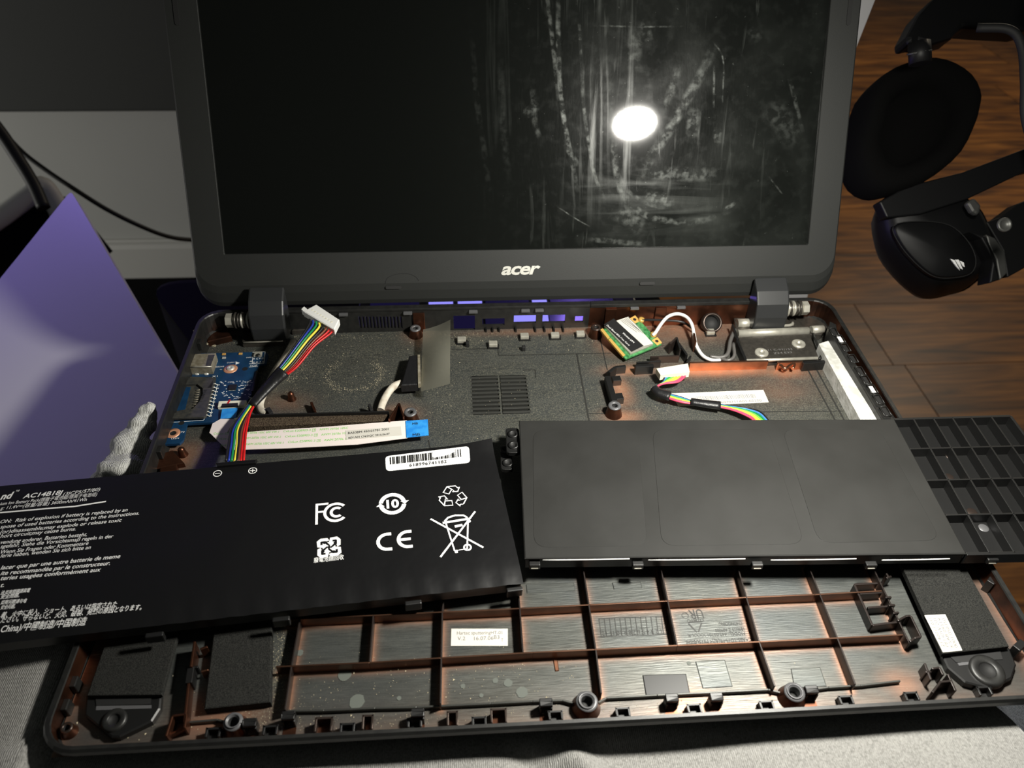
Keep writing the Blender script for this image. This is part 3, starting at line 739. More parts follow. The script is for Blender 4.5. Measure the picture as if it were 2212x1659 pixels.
# --- back wall with its port openings
YB = 252.5
def wall_x(px, py=690): return onY(px, py, YB).x
def wall_z(px, py): return onY(px, py, YB).z
def holes_wall(name, x0, x1, z0, z1, holes, matn, parent):
    xs = sorted({x0, x1, *[min(max(h[0], x0), x1) for h in holes], *[min(max(h[1], x0), x1) for h in holes]})
    zs = sorted({z0, z1, *[min(max(h[2], z0), z1) for h in holes], *[min(max(h[3], z0), z1) for h in holes]})
    mb = MB()
    for a, b_ in zip(xs[:-1], xs[1:]):
        for c, d in zip(zs[:-1], zs[1:]):
            xc, zc = (a+b_)/2, (c+d)/2
            if any(h[0] < xc < h[1] and h[2] < zc < h[3] for h in holes): continue
            mb.box((a, YB, c), (b_, YB+1.6, d))
    return mb.build(name, matn, parent)
ZB = zf(256)-8.9
def hole(px0, py0, px1, py1):
    return (wall_x(px0, (py0+py1)/2), wall_x(px1, (py0+py1)/2), wall_z((px0+px1)/2, py1), wall_z((px0+px1)/2, py0))
H = [hole(980, 682, 1026, 713), hole(1042, 688, 1090, 703), hole(1110, 681, 1158, 698), hole(1172, 680, 1221, 697), hole(1242, 683, 1260, 696)]
for k in range(13):                                     # exhaust slots at the left
    x0 = 776 + k*7.4; H.append(hole(x0, 684, x0+4.2, 709))
xm = wall_x(1272)
holes_wall('back_wall', -BACK, xm, ZB, 0, H, 'rim_plastic', tray)
holes_wall('back_wall', xm, BACK, ZB, 0, [], ['copper'], tray)
MB().box((xm, YB-0.5, -2.2), (BACK, YB+3.6, 0.3)).build('back_rim', 'rim_plastic', tray, bevel=0.4)
MB().box((-BACK, YB-0.5, -1.6), (xm, YB+3.6, 0.3)).build('back_rim', 'rim_plastic', tray, bevel=0.4)
for x in (905, 1318, 1424):
    a = onY(x, 690, YB-0.6); MB().box((a.x-3.5, YB-1.2, zf(252)), (a.x+3.5, YB, -3)).build('wall_rib', 'copper', tray, bevel=0.3)
for x in (1022, 1135, 1165, 1370, 1470, 880, 740):
    a = onY(x, 665, YB); MB().box((a.x-2.6, YB-2.0, -3.4), (a.x+2.6, YB, -1.9)).build('latch', 'post_grey', tray, bevel=0.2)

# --- lid
mb = MB()
def lidloop(x0, x1, y0, y1, r, d): return [L3(u, v, d) for u, v in rrect(x0, x1, y0, y1, r, 8)]
A_ = [lidloop(-172.6, 172.6, 23.0, 218.5, 0.6, -1.6), lidloop(-172.6, 172.6, 23.0, 218.5, 0.6, -0.35), lidloop(-172.9, 172.9, 22.7, 218.8, 0.7, 0.0),
      lidloop(-189.5, 189.5, 4.5, 234.5, 13, 0.0), lidloop(-190.5, 190.5, 0.0, 235.6, 13.5, -0.9), lidloop(-191, 191, -5.5, 236, 14, -2.8), lidloop(-191, 191, -8.0, 236, 14, -4.8)]
mb.loft(A_, smooth=False, cap0=False, cap1=False)
bez = mb.build('bezel', 'bezel_plastic', lap_root); bez['label'] = 'matte dark grey frame around the screen'
mb = MB(); mb.loft([lidloop(-191, 191, -8.0, 236, 14, -4.8), lidloop(-190, 190, -6.6, 235, 14, -6.8), lidloop(-184, 184, 3, 228, 14, -9.0)], smooth=False, cap0=False)
mb.loft([lidloop(-172.6, 172.6, 23, 218.5, 0.6, -1.6), lidloop(-172.7, 172.7, 22.9, 218.6, 0.6, -4.8), lidloop(-190.9, 190.9, -7.9, 235.9, 14, -4.8)], smooth=False, cap0=False, cap1=False)
mb.build('lid_cover', 'dark_plastic', lap_root)
me = bpy.data.meshes.new('screen_panel'); o0 = L3(0, 23, -1.5); U = 24; V = 14; vv = []; uvs = []
for j in range(V+1):
    for i in range(U+1):
        u_, v_ = -172.6+345.2*i/U, 23+195.5*j/V; vv.append((L3(u_, v_, -1.3)-o0)*S); uvs.append((u_*S, v_*S))
fs = [(j*(U+1)+i, j*(U+1)+i+1, (j+1)*(U+1)+i+1, (j+1)*(U+1)+i) for j in range(V) for i in range(U)]
me.from_pydata(vv, [], fs); ul = me.uv_layers.new(name='panel')
for li, lo in enumerate(me.loops): ul.data[li].uv = uvs[lo.vertex_index]
me.materials.append(M['screen']); me.update()
sp = bpy.data.objects.new('screen_panel', me); COL.objects.link(sp); place(sp, o0, lap_root); sp['label'] = 'switched-off display with wipe streaks and finger marks'
# logo
u0, v_ = onlid(1083, 593); u1, _ = onlid(1171, 591)
mb = MB(); put_text(mb, 'acer', L3(u0, v_), L3(u1-1.0, v_), LID_N, 10.2, bold=0.028, shear=0.28, lift=0.25, spacing=0.93)
lg = mb.build('brand_lettering', 'solder', bez); lg['label'] = 'silver raised brand lettering'
# rubber strips at the top corners and small stops at the bottom
for x in (384, 1832):
    u_, vb = onlid(x, 55)
    MB().loft([lidloop(u_-1.3, u_+1.3, vb, vb+38, 1.25, 0.02), lidloop(u_-1.3, u_+1.3, vb, vb+38, 1.25, 0.5)]).build('rubber_strip', 'rubber', bez)
for x, y_ in ((850, 621), (1398, 612)):
    u_, v_ = onlid(x, y_)
    MB().loft([lidloop(u_-4.6, u_+4.6, v_-0.9, v_+0.9, 0.85, -1.2), lidloop(u_-4.6, u_+4.6, v_-0.9, v_+0.9, 0.85, 0.5)]).build('stop', 'rubber', bez)
pts = []
for x, y_ in ((832, 612), (838, 600), (858, 592), (880, 591), (897, 597), (905, 606)):
    u_, v_ = onlid(x, y_); pts.append(L3(u_, v_, 0.15))
MB().tube(pts, 0.12, seg=5).build('scratch', 'rubber', bez)

# dried smears on the display, each a thin film that fades at its edges
def smear_strip(px, wd, amt=1.0):
    P = [Vector((*onlid(x, y_, -1.3), 0)) for x, y_ in px]; P = catmull(P, 6); n_ = len(P); vv = []; ed = []
    for i, p in enumerate(P):
        t = (P[min(i+1, n_-1)]-P[max(i-1, 0)]).normalized(); s_ = Vector((-t.y, t.x, 0)); fade = min(1.0, 4*i/n_, 4*(n_-1-i)/n_)
        for k, e in ((-1, 0), (-0.4, 1), (0.4, 1), (1, 0)):
            q = p+s_*(k*wd/2); vv.append(L3(q.x, q.y, -1.22)); ed.append(e*fade*amt)
    mb = MB(); mb.add(vv, [(i*4+k, i*4+k+1, i*4+k+5, i*4+k+4) for i in range(n_-1) for k in range(3)], 0, True)
    o = obj('smear', mb, 'smear', sp, fixn=False); at = o.data.attributes.new('edge', 'FLOAT', 'POINT'); at.data.foreach_set('value', ed)
for px, wd, am in (([(1178, -40), (1190, 60), (1200, 150), (1208, 225)], 3.0, 0.8), ([(1206, -20), (1206, 80), (1210, 190), (1222, 280), (1236, 350), (1248, 420)], 3.4, 1.3), ([(1252, 50), (1254, 120)], 2.4, 1.2), ([(1256, 110), (1260, 220), (1272, 310), (1285, 380), (1310, 440)], 2.6, 0.9),
                   ([(1318, 130), (1322, 250), (1330, 360), (1345, 420), (1390, 462), (1450, 478), (1520, 476), (1585, 452)], 4.5, 0.9), ([(1330, 360), (1352, 408), (1400, 440), (1450, 452)], 3.0, 0.6), ([(1548, 90), (1520, 150), (1480, 220), (1440, 290), (1400, 350), (1375, 410)], 7.0, 0.9), ([(1470, 130), (1452, 190), (1430, 250)], 6.0, 0.7),
                   ([(1540, 90), (1562, 130), (1560, 230)], 1.2, 1.4), ([(1543, 140), (1541, 235)], 1.6, 1.2), ([(1500, 230), (1495, 300)], 9.0, 0.9), ([(1552, 275), (1548, 310)], 6.0, 0.8), ([(1700, 150), (1718, 220), (1735, 290)], 3.0, 0.6), ([(1150, 180), (1155, 260), (1165, 300)], 4.0, 0.6), ([(1130, 250), (1165, 225)], 6.0, 0.8),
                   ([(1380, 372), (1460, 376), (1560, 378)], 9.0, 0.9), ([(1385, 424), (1430, 430), (1460, 436)], 8.0, 1.3), ([(1320, 452), (1360, 470), (1390, 500)], 12.0, 0.7), ([(1265, 515), (1330, 522), (1400, 528)], 4.0, 0.7), ([(1195, 440), (1240, 470), (1275, 490)], 1.0, 1.0), ([(1020, 60), (1028, 200), (1045, 320), (1060, 440)], 4.0, 0.12),
                   ([(1080, 100), (1085, 250), (1100, 400)], 5.0, 0.12), ([(1280, 55), (1380, 58), (1480, 57)], 1.2, 0.7), ([(1560, 455), (1590, 438)], 3.0, 1.4), ([(1390, 40), (1400, 90)], 7.0, 0.6), ([(1380, 60), (1370, 110), (1372, 160)], 10.0, 0.6), ([(1620, 60), (1640, 90)], 6.0, 0.4), ([(1650, 230), (1690, 260), (1720, 320)], 16.0, 0.35), ([(1660, 380), (1690, 420)], 1.2, 0.8), ([(1220, 310), (1232, 330), (1250, 360)], 4.0, 0.9)):
    smear_strip(px, wd, am)

# --- hinges
def hinge(name, xl, xr, side):
    """plastic cover from the lid down to the base, steel barrel with washers and nut on the outer side"""
    hx = thing_part(name)
    pr = [(254.5, 16.5), (246, 12.0), (240.5, 6.0), (238.0, -2.0), (238.2, -10.5), (243, -13), (252, -12), (254, 0)]
    loops = [[(x, y_, z) for y_, z in pr] for x in (xl, xr)]
    MB().loft(loops, smooth=False).build('hinge_cover', 'hinge_plastic', hx, bevel=1.0)
    return hx
def thing_part(name):
    o = bpy.data.objects.new(name, None); COL.objects.link(o); place(o, (0, 245, -10), lap_root); return o
lc0, lc1 = onY(533, 660, 243).x, onY(611, 660, 243).x
rc0, rc1 = onY(1636, 645, 243).x, onY(1706, 645, 243).x
hl = hinge('hinge', lc0, lc1, -1); hr = hinge('hinge', rc0, rc1, 1)
for hx, x0, sgn in ((hl, lc0, -1), (hr, rc1, 1)):
    cy, cz = 246.5, -1.5
    MB().lathe((x0-sgn*2, cy, cz), [(0.0, 0), (3.2, 0), (3.2, 14), (0, 14)], 16, (sgn, 0, 0)).build('axle', 'steel', hx)
    for k in range(5):
        xx = x0+sgn*(1.2+k*1.9); rr = (5.0, 4.4, 4.8, 4.4, 4.8)[k]
        MB().lathe((xx, cy, cz), [(1.2, 0), (rr, 0.15), (rr, 1.1), (1.2, 1.3)], 20, (sgn, 0, 0)).build('washer', 'steel' if k in (0, 2) else 'steel_dark', hx)
    MB().lathe((x0+sgn*11.2, cy, cz), [(0, 0), (4.2, 0.0), (4.2, 3.6), (3.2, 4.0), (0, 4.0)], 6, (sgn, 0, 0), smooth=False).build('nut', 'steel', hx)
    MB().box((x0+sgn*0.1-0.5, cy-5, zf(246)), (x0+sgn*0.1+0.9, cy+4, cz+4)).build('bracket', 'steel' if sgn > 0 else 'steel_dark', hx, bevel=0.3)
# left hinge foot
mb = MB(); mb.prism([F(523, 716, 4), F(615, 712, 4), F(615, 738, 3), F(523, 742, 3)][::-1], (0, 0, -4)); mb.build('foot_plate', 'steel_dark', hl, bevel=0.4)
MB().tube([F(526, 740, 4), F(612, 736, 4)], 0.7, seg=6, sub=1).build('foot_edge', 'steel', hl)
MB().prism([F(435, 700, 5), F(480, 690, 6), F(500, 726, 4), F(448, 738, 4)][::-1], (0, 0, -4), bevel=0.5).build('foot_plate', 'copper', hl)
MB().prism([F(632, 690, 4), F(668, 688, 4), F(662, 712, 3.5), F(630, 714, 3.5)][::-1], (0, 0, -4), bevel=0.6).build('foot_plate', 'steel_dark', hl)
# right hinge plate: two bright rolled bars, dark plate with two screws
mb = MB(); mb.prism([F(1595, 728, 5), F(1750, 722, 5), F(1768, 770, 5), F(1612, 780, 5)][::-1], (0, 0, -4.5), bevel=0.5)
plate = mb.build('hinge_plate', 'steel_dark', hr)
MB().prism([F(1583, 672, 4.5), F(1625, 662, 4.5), F(1800, 692, 4.5), F(1775, 722, 4.5), F(1592, 728, 4.5)][::-1], (0, 0, -4), bevel=0.4).build('hinge_plate', 'steel_dark', hr)
MB().tube([F(1593, 721, 5), F(1745, 715, 5)], 2.6, seg=12, sub=1).build('rolled_bar', 'steel', hr)
MB().tube([F(1752, 713, 5.5), F(1778, 711, 5.5)], 2.6, seg=12, sub=1).build('rolled_bar', 'steel', hr)
MB().tube([F(1592, 699, 5), F(1628, 698, 5)], 3.0, seg=12, sub=1).build('rolled_bar', 'steel', hr)
MB().tube([F(1627, 694, 6), F(1632, 703, 6), F(1640, 706, 6), F(1705, 703, 6), F(1712, 697, 6)], 1.0, seg=8, sub=3).build('rolled_edge', 'steel', hr)
MB().tube([F(1612, 779, 5.2), F(1766, 774, 5.2)], 1.0, seg=8, sub=1).build('rolled_edge', 'steel', hr)
MB().tube([F(1756, 720, 4.5), F(1774, 768, 4.5), F(1768, 775, 4.5)], 0.8, seg=6, sub=4).build('rolled_edge', 'rim_plastic', hr)
for x, y_ in ((1645, 762), (1725, 743)):
    c = F(x, y_, 5.2); MB().lathe(c, [(4.0, -0.5), (4.0, 0.5), (3.4, 0.9), (1.1, 0.95), (1.0, 0.2), (0, 0.2)], 24).build('screw', 'steel', hr)
mb = MB(); put_text(mb, '11 C-9Y/153', F(1660, 758, 5.1), F(1712, 756, 5.1), (0, 0, 1), 2.2, lift=0.08); put_text(mb, 'Z24 E32', F(1672, 765, 5.1), F(1712, 763, 5.1), (0, 0, 1), 2.2, lift=0.08); mb.build('stamp', 'grey_print', hr)

# ================================================================ BATTERY PACK AT THE LEFT (printed)
def frame2(p0, n, ex):
    n = Vector(n).normalized(); ex = (Vector(ex) - n*Vector(ex).dot(n)).normalized(); return ex, n.cross(ex)
LB_N = Vector((5.0/171, 0, 1)).normalized(); LB_P = Vector((-20, 60, 4.0))
def LB(px, py): return onplane(px, py, LB_P, LB_N)
tr, br_, tl0, bl0 = LB(1062, 956), LB(1131, 1257), LB(0, 1050), LB(0, 1387)
tl = tr + (tl0-tr)*1.32; bl = br_ + (bl0-br_)*1.32
lex, ley = frame2(tr, LB_N, tr-tl)
batl = thing('battery_pack', 'glossy black printed battery pack with white safety symbols and barcode sticker', 'battery', (tr+tl+bl+br_)/4 - LB_N*8)
def film_h(s_, t):
    h = 0.35*math.sin(s_*9+t*3)*math.sin(t*math.pi) + 0.5*math.exp(-((s_-0.52-0.10*(1-t))/0.05)**2)*math.sin(t*math.pi)
    h += 3.2*max(0, (s_-0.90)/0.10)**2*max(0, 1-t/0.14)**2
    return h - 1.1*max(0, (t-0.86)/0.14)**2 + 0.22*max(0, (t-0.80)/0.2)*math.sin(s_*150)*(0.3 if s_ < 0.45 else 1.0)
def conform(mbx):
    for i, v in enumerate(mbx.v):
        t = (tr-v).dot(ley)/(tr-br_).dot(ley); s_ = (v-tl).dot(lex)/(tr-tl).dot(lex); mbx.v[i] = v + LB_N*film_h(s_, min(1, max(0, t)))
# film: gently waved top surface with the far right corner curled up
mb = MB(); nx, ny = 90, 34; vv = []
notch = LB(470, 1005); notch2 = LB(560, 998)
for j in range(ny+1):
    t = j/ny
    for i in range(nx+1):
        s_ = i/nx; p = (tl*(1-s_)+tr*s_)*(1-t) + (bl*(1-s_)+br_*s_)*t
        h = film_h(s_, t)
        vv.append(p + LB_N*h)
mb.add(vv, [(j*(nx+1)+i, j*(nx+1)+i+1, (j+1)*(nx+1)+i+1, (j+1)*(nx+1)+i) for j in range(ny) for i in range(nx)], 0, True)
film = mb.build('film', 'battery_film', batl); film['label'] = 'glossy black wrap with white print'
def lb_h(p):
    """height of the film over its plane at p"""
    return 0.0
mb = MB(); c = [tl, tr, br_, bl]; ci = inset([Vector(p) for p in [bl, br_, tr, tl]], 0.8)
mb.prism([p - LB_N*1.3 for p in ci], -LB_N*6.2, bevel=0.5); mb.build('frame', 'battery_frame', batl)
for x, y_ in ((330, 1362), (605, 1328), (892, 1293), (1112, 1264)):
    p = LB(x, y_); mb = MB()
    mb.hexa([p + lex*a + ley*b_ + LB_N*c_ for c_ in (-6.8, -2.2) for a, b_ in ((-3.4, -1.3), (3.4, -1.3), (3.4, 0.8), (-3.4, 0.8))]); mb.build('clip', 'battery_frame', batl, bevel=0.5)
# leading-edge print
PR = MB()
def LT(mbx, s, x0, y0, x1, y1, em, bold=0.0, shear=0.22): put_text(mbx, s, LB(x0, y0), LB(x1, y1), LB_N, em, bold, shear, lift=0.12)
LT(PR, 'nd', 0, 1080, 28, 1076, 5.2, 0.03, 0.3)
LT(PR, '™', 33, 1066, 41, 1065, 2.6, 0.0)
LT(PR, 'AC14B18J', 49, 1077, 135, 1068, 3.5, 0.02)
LT(PR, '(3ICP5/57/80)', 136, 1071, 216, 1060, 2.7)
LT(PR, 'ium Ion Battery Pack(鋰離子電池組/锂离子电池组)', 0, 1092, 209, 1071, 2.5)
LT(PR, 'g: 11.4V⎓(容量/容量) 3600mAh/41Wh', 0, 1102, 187, 1082, 2.6)
line_strip(PR, [LB(0, 1108), LB(120, 1097), LB(160, 1094), LB(229, 1083)], 0.75, LB_N, 0.12)
conform(PR); PR.build('rating_print', 'white_print', film)
PR = MB()
for s, y0, x1, y1, em in (('ON:  Risk of explosion if battery is replaced by an', 1131, 275, 1104, 2.7), ('spose of used batteries according to the instructions.', 1142, 300, 1111, 2.7),
                          ('(or)disassemble;may explode or release toxic', 1153, 262, 1126, 2.7), ('hort circuit;may cause burns.', 1162, 163, 1145, 2.7)):
    LT(PR, s, 0, y0, x1, y1, em, 0.006)
conform(PR); PR.build('english_print', 'white_print', film)
PR = MB()
for s, y0, x1, y1, em in (('vendung anderer. Batterien besteht,', 1175, 187, 1157, 2.7), ('sgefahr, Siehe die Vorsichtsmaβ regeln in der', 1184, 244, 1161, 2.7), ('Wenn Sie Fragen oder Kommentare', 1196, 190, 1176, 2.7), ('lerie haben, wenden Sie sich bitte an', 1204, 195, 1185, 2.7)):
    LT(PR, s, 0, y0, x1, y1, em, 0.006)
conform(PR); PR.build('german_print', 'white_print', film)
PR = MB()
for s, y0, x1, y1, em in (('lacer que par une autre batterie de meme', 1230, 259, 1205, 2.9), ('ite recommandèe par le constructeur.', 1242, 237, 1220, 2.9), ('teries usagèes conformèment aux', 1253, 217, 1234, 2.9), ('t.', 1268, 8, 1267, 2.9)):
    LT(PR, s, 0, y0, x1, y1, em, 0.012)
conform(PR); PR.build('french_print', 'white_print', film)
PR = MB()
for s, y0, x1, y1, em in (('池,如有問題請與電', 1284, 64, 1278, 2.2), ('安全問題。', 1293, 41, 1289, 2.2), ('如有问题请与电', 1305, 56, 1301, 2.2), ('安全问题。', 1316, 32, 1313, 2.2)):
    LT(PR, s, 0, y0, x1, y1, em, 0.012)
conform(PR); PR.build('chinese_print', 'white_print', film)
PR = MB()
LT(PR, '着、火中に投入、ショート、あるいは指定された', 0, 1334, 252, 1310, 2.9, 0.008); LT(PR, 'ださい。守らないと、火災、破裂、発熱の原因となります。', 0, 1345, 305, 1317, 2.9, 0.008)
conform(PR); PR.build('japanese_print', 'white_print', film)
PR = MB(); LT(PR, 'China)/中國制造/中国制造', 0, 1365, 185, 1348, 3.8, 0.008); conform(PR); PR.build('origin_print', 'white_print', film)
# symbols
def sym(px, py, wpx):
    """centre and axes of a printed symbol: one unit = half its pixel width"""
    c = LB(px, py); u = (LB(px+wpx, py)-c).length; return c, lex*u, ley*u
LL = 0.12
# F C C mark
c, e1, e2 = sym(713, 1109, 33); PR = MB()
line_strip(PR, [c-e1*0.86-e2*0.88, c-e1*0.86+e2*0.80], (e1*0.17).length, LB_N, LL)
line_strip(PR, [c-e1*0.94+e2*0.80, c-e1*0.10+e2*0.80], (e1*0.17).length, LB_N, LL); line_strip(PR, [c-e1*0.94+e2*0.16, c-e1*0.42+e2*0.16], (e1*0.16).length, LB_N, LL)
k = c+e1*0.38
ring_flat(PR, k, e1, e2*1.0, 0.62, 0.82, LB_N, 42, 318, LL); ring_flat(PR, k+e1*0.06, e1, e2, 0.26, 0.46, LB_N, 48, 312, LL)
conform(PR); PR.build('certification_mark', 'white_print', film)
# ten-year ring
c, e1, e2 = sym(848, 1089, 33); PR = MB()
ring_flat(PR, c, e1, e2, 0.62, 0.90, LB_N, 12, 172, LL); ring_flat(PR, c, e1, e2, 0.62, 0.90, LB_N, 192, 352, LL)
flat_poly(PR, [c+e1*1.08+e2*0.16, c+e1*0.52+e2*0.16, c+e1*0.80-e2*0.10][::1], LB_N, LL); flat_poly(PR, [c-e1*1.08-e2*0.16, c-e1*0.52-e2*0.16, c-e1*0.80+e2*0.12], LB_N, LL)
put_text(PR, '10', c-e1*0.40-e2*0.33, c+e1*0.42-e2*0.33, LB_N, (e2*0.95).length, 0.04, 0.0, LL); conform(PR); PR.build('ten_year_mark', 'white_print', film)
# three chasing arrows, outlined
c, e1, e2 = sym(978, 1073, 31); PR = MB()
for k in range(3):
    an = math.radians(120*k); f1 = e1*math.cos(an)+e2*math.sin(an); f2 = -e1*math.sin(an)+e2*math.cos(an); o_ = c+f2*0.08
    poly = [(-0.62, 0.36), (-0.30, 0.86), (0.30, 0.86), (0.44, 0.66), (0.56, 0.74), (0.40, 0.34), (0.02, 0.36), (0.14, 0.44), (0.02, 0.60), (-0.24, 0.18)]
    line_strip(PR, [o_+f1*a+f2*b_ for a, b_ in poly], (e1*0.085).length, LB_N, LL, closed=True)
    line_strip(PR, [o_+f1*-0.30+f2*0.86, o_+f1*-0.02+f2*0.60], (e1*0.085).length, LB_N, LL)
conform(PR); PR.build('recycling_mark', 'white_print', film)
# C E
PR = MB()
for cx, bar in ((832, False), (876, True)):
    c, e1, e2 = sym(cx, 1171 if not bar else 1165, 19)
    ring_flat(PR, c+e1*0.25, e1*1.25, e2*1.25, 0.68, 1.0, LB_N, 88, 272, LL)
    line_strip(PR, [c+e1*0.22+e2*1.05, c+e1*0.75+e2*1.05], (e1*0.40).length, LB_N, LL); line_strip(PR, [c+e1*0.22-e2*1.05, c+e1*0.75-e2*1.05], (e1*0.40).length, LB_N, LL)
    if bar: line_strip(PR, [c-e1*0.7, c+e1*0.6], (e1*0.36).length, LB_N, LL)
conform(PR); PR.build('conformity_mark', 'white_print', film)
# crossed-out bin
c, e1, e2 = sym(986, 1155, 54); PR = MB(); w1 = (e1*0.065).length
line_strip(PR, [c-e1*0.95+e2*0.92, c+e1*0.98-e2*0.75], w1*1.2, LB_N, LL); line_strip(PR, [c-e1*0.74-e2*0.98, c+e1*0.90+e2*1.08], w1*1.2, LB_N, LL)
line_strip(PR, [c-e1*0.36+e2*0.66, c-e1*0.16-e2*0.76, c+e1*0.34-e2*0.72, c+e1*0.56+e2*0.72], w1, LB_N, LL)
line_strip(PR, [c-e1*0.48+e2*0.66, c+e1*0.60+e2*0.74], w1*1.6, LB_N, LL)
line_strip(PR, [c-e1*0.40+e2*0.72, c-e1*0.24+e2*0.90, c+e1*0.06+e2*0.98, c+e1*0.40+e2*0.94, c+e1*0.54+e2*0.80], w1*1.3, LB_N, LL)
line_strip(PR, [c-e1*0.02+e2*0.42, c+e1*0.30+e2*0.46], w1*1.8, LB_N, LL); line_strip(PR, [c-e1*0.16-e2*0.80, c-e1*0.04-e2*0.80], w1*2.2, LB_N, LL)
ring_flat(PR, c+e1*0.36-e2*0.66, e1, e2, 0.10, 0.17, LB_N, lift=LL); ring_flat(PR, c+e1*0.58+e2*0.62, e1, e2, 0.0, 0.08, LB_N, lift=LL)
conform(PR); PR.build('crossed_bin_mark', 'white_print', film)
# four arrows in a square with caption
c, e1, e2 = sym(711, 1183, 27); PR = MB()
for k in range(4):
    an = math.radians(90*k+2); f1 = e1*math.cos(an)+e2*math.sin(an); f2 = -e1*math.sin(an)+e2*math.cos(an)
    line_strip(PR, [c+f1*0.62+f2*0.10, c+f1*0.78+f2*0.14, c+f1*0.80+f2*0.62, c+f1*0.64+f2*0.82, c+f1*0.20+f2*0.80, c+f1*0.16+f2*0.48], (e1*0.30).length, LB_N, LL)
    flat_poly(PR, [c+f1*-0.14+f2*0.50, c+f1*0.46+f2*0.50, c+f1*0.14+f2*0.14], LB_N, LL)
    line_strip(PR, [c+f1*0.10+f2*0.08, c+f1*0.36+f2*0.34], (e1*0.10).length, LB_N, LL)
conform(PR); PR.build('four_arrow_mark', 'white_print', film)
PR = MB(); LT(PR, '廢電池請回收', 678, 1216, 743, 1208, 2.9, 0.01, 0.0); conform(PR); PR.build('caption_print', 'white_print', film)
for px, py, plus in ((470, 1023, False), (546, 1017, True)):
    c, e1, e2 = sym(px, py, 9.5); PR = MB(); ring_flat(PR, c, e1, e2, 0.80, 1.0, LB_N, lift=LL)
    line_strip(PR, [c-e1*0.6, c+e1*0.6], (e1*0.2).length, LB_N, LL)
    if plus: line_strip(PR, [c-e2*0.6, c+e2*0.6], (e1*0.2).length, LB_N, LL+0.02)
    conform(PR); PR.build('polarity_mark', 'white_print', film)
# barcode sticker
st = [LB(834, 1019), LB(1016, 1000), LB(1013, 966), LB(832, 986)]
mb = MB().prism([p + LB_N*0.15 for p in roundpoly(st, 2.2, 4)], -LB_N*0.12); conform(mb); stk = mb.build('barcode_sticker', 'sticker_clean', film)
mb = MB(); rb = random.Random(11); s_ = 0.055
def bil(u, v): return (st[3]*(1-u)+st[2]*u)*(1-v) + (st[0]*(1-u)+st[1]*u)*v
while s_ < 0.90:
    wd = rb.choice((0.006, 0.006, 0.009, 0.012, 0.022, 0.028)); flat_poly(mb, [bil(s_, 0.60), bil(s_+wd, 0.60), bil(s_+wd, 0.13), bil(s_, 0.13)], LB_N, 0.42); s_ += wd + rb.choice((0.006, 0.008, 0.012, 0.018))
put_text(mb, '618996741182', bil(0.28, 0.88), bil(0.72, 0.88), LB_N, 2.7, lift=0.42, spacing=1.15); conform(mb); mb.build('barcode_print', 'black_print', stk)

# its cable: eight wires, taped sheath and white plug
tabp = [LB(468, 1004), LB(556, 996), LB(553, 1004), LB(470, 1011)]
mb = MB().prism([p + LB_N*1.6 for p in tabp][::-1], -LB_N*2, bevel=0.4); mb.build('cable_cover', 'battery_film', batl)
cols = ['black', 'blue', 'green', 'yellow', 'black', 'brown', 'red', 'red']
conA, conB = Z(668, 700, 12), Z(716, 718, 12)
con_dir = (conB-conA)
for k, cn in enumerate(cols):
    f = k/7.0
    pc = [conA + con_dir*f + Vector((0, 3, 1.0)), conA + con_dir*f]
    def mid(x, y_, z, w0): return Z(x, y_, z) + Vector((0.72, -0.69, 0))*((f-0.5)*w0) + Vector((0, 0, 0.4*math.sin(f*7)))
    low = [(488, 996), (494, 996), (500, 996), (507, 996), (511, 997), (515, 997), (520, 998), (526, 998)][k]
    P = pc + [mid(665, 738, 10, 11.5), mid(628, 785, 5, 10), mid(598, 815, 2, 6.0), mid(565, 850, -1, 3.8), mid(540, 882, -3, 3.4)]
    P += [Z(512+f*10, 925, -2) + Vector(((f-0.5)*5, 0, 0)), Z(low[0]+6-f*3, 960, 1), Z(low[0], low[1], 4.6)]
    MB().tube(P, 0.62, seg=7, sub=5).build('wire', 'wire_'+cn, batl)
P = [Z(612, 802, 4), Z(590, 824, 1.5), Z(566, 850, -0.6), Z(544, 876, -2.6)]
MB().tube(P, lambda t: 4.6-2.0*t, seg=10, sub=5, flat=0.55).build('sheath', 'tape_black', batl)
mb = MB(); top = [Z(655, 672, 14.5), Z(722, 712, 14.5), Z(733, 690, 14.5), Z(683, 657, 14.5)]
mb.prism(top, (0, 0, -3.8), bevel=0.5); plug = mb.build('plug', 'white_plastic', batl); plug['label'] = 'white plastic plug on the coloured cable'
mb = MB(); t0 = top
for k in range(8):
    a = t0[0].lerp(t0[1], 0.13+0.1*k) ; a = a.lerp(t0[3].lerp(t0[2], 0.13+0.1*k), 0.45)
    d = (t0[1]-t0[0]).normalized(); e = Vector((-d.y, d.x, 0))
    mb.box((a.x-0.5, a.y-0.5, 14.45), (a.x+0.5, a.y+0.5, 14.62))
mb.build('contact', 'ivory_plastic', plug)
MB().prism([Z(651, 668, 14.2), Z(660, 676, 14.2), Z(664, 668, 14.2), Z(657, 662, 14.2)], (0, 0, -3.4)).build('plug_ear', 'white_plastic', plug)

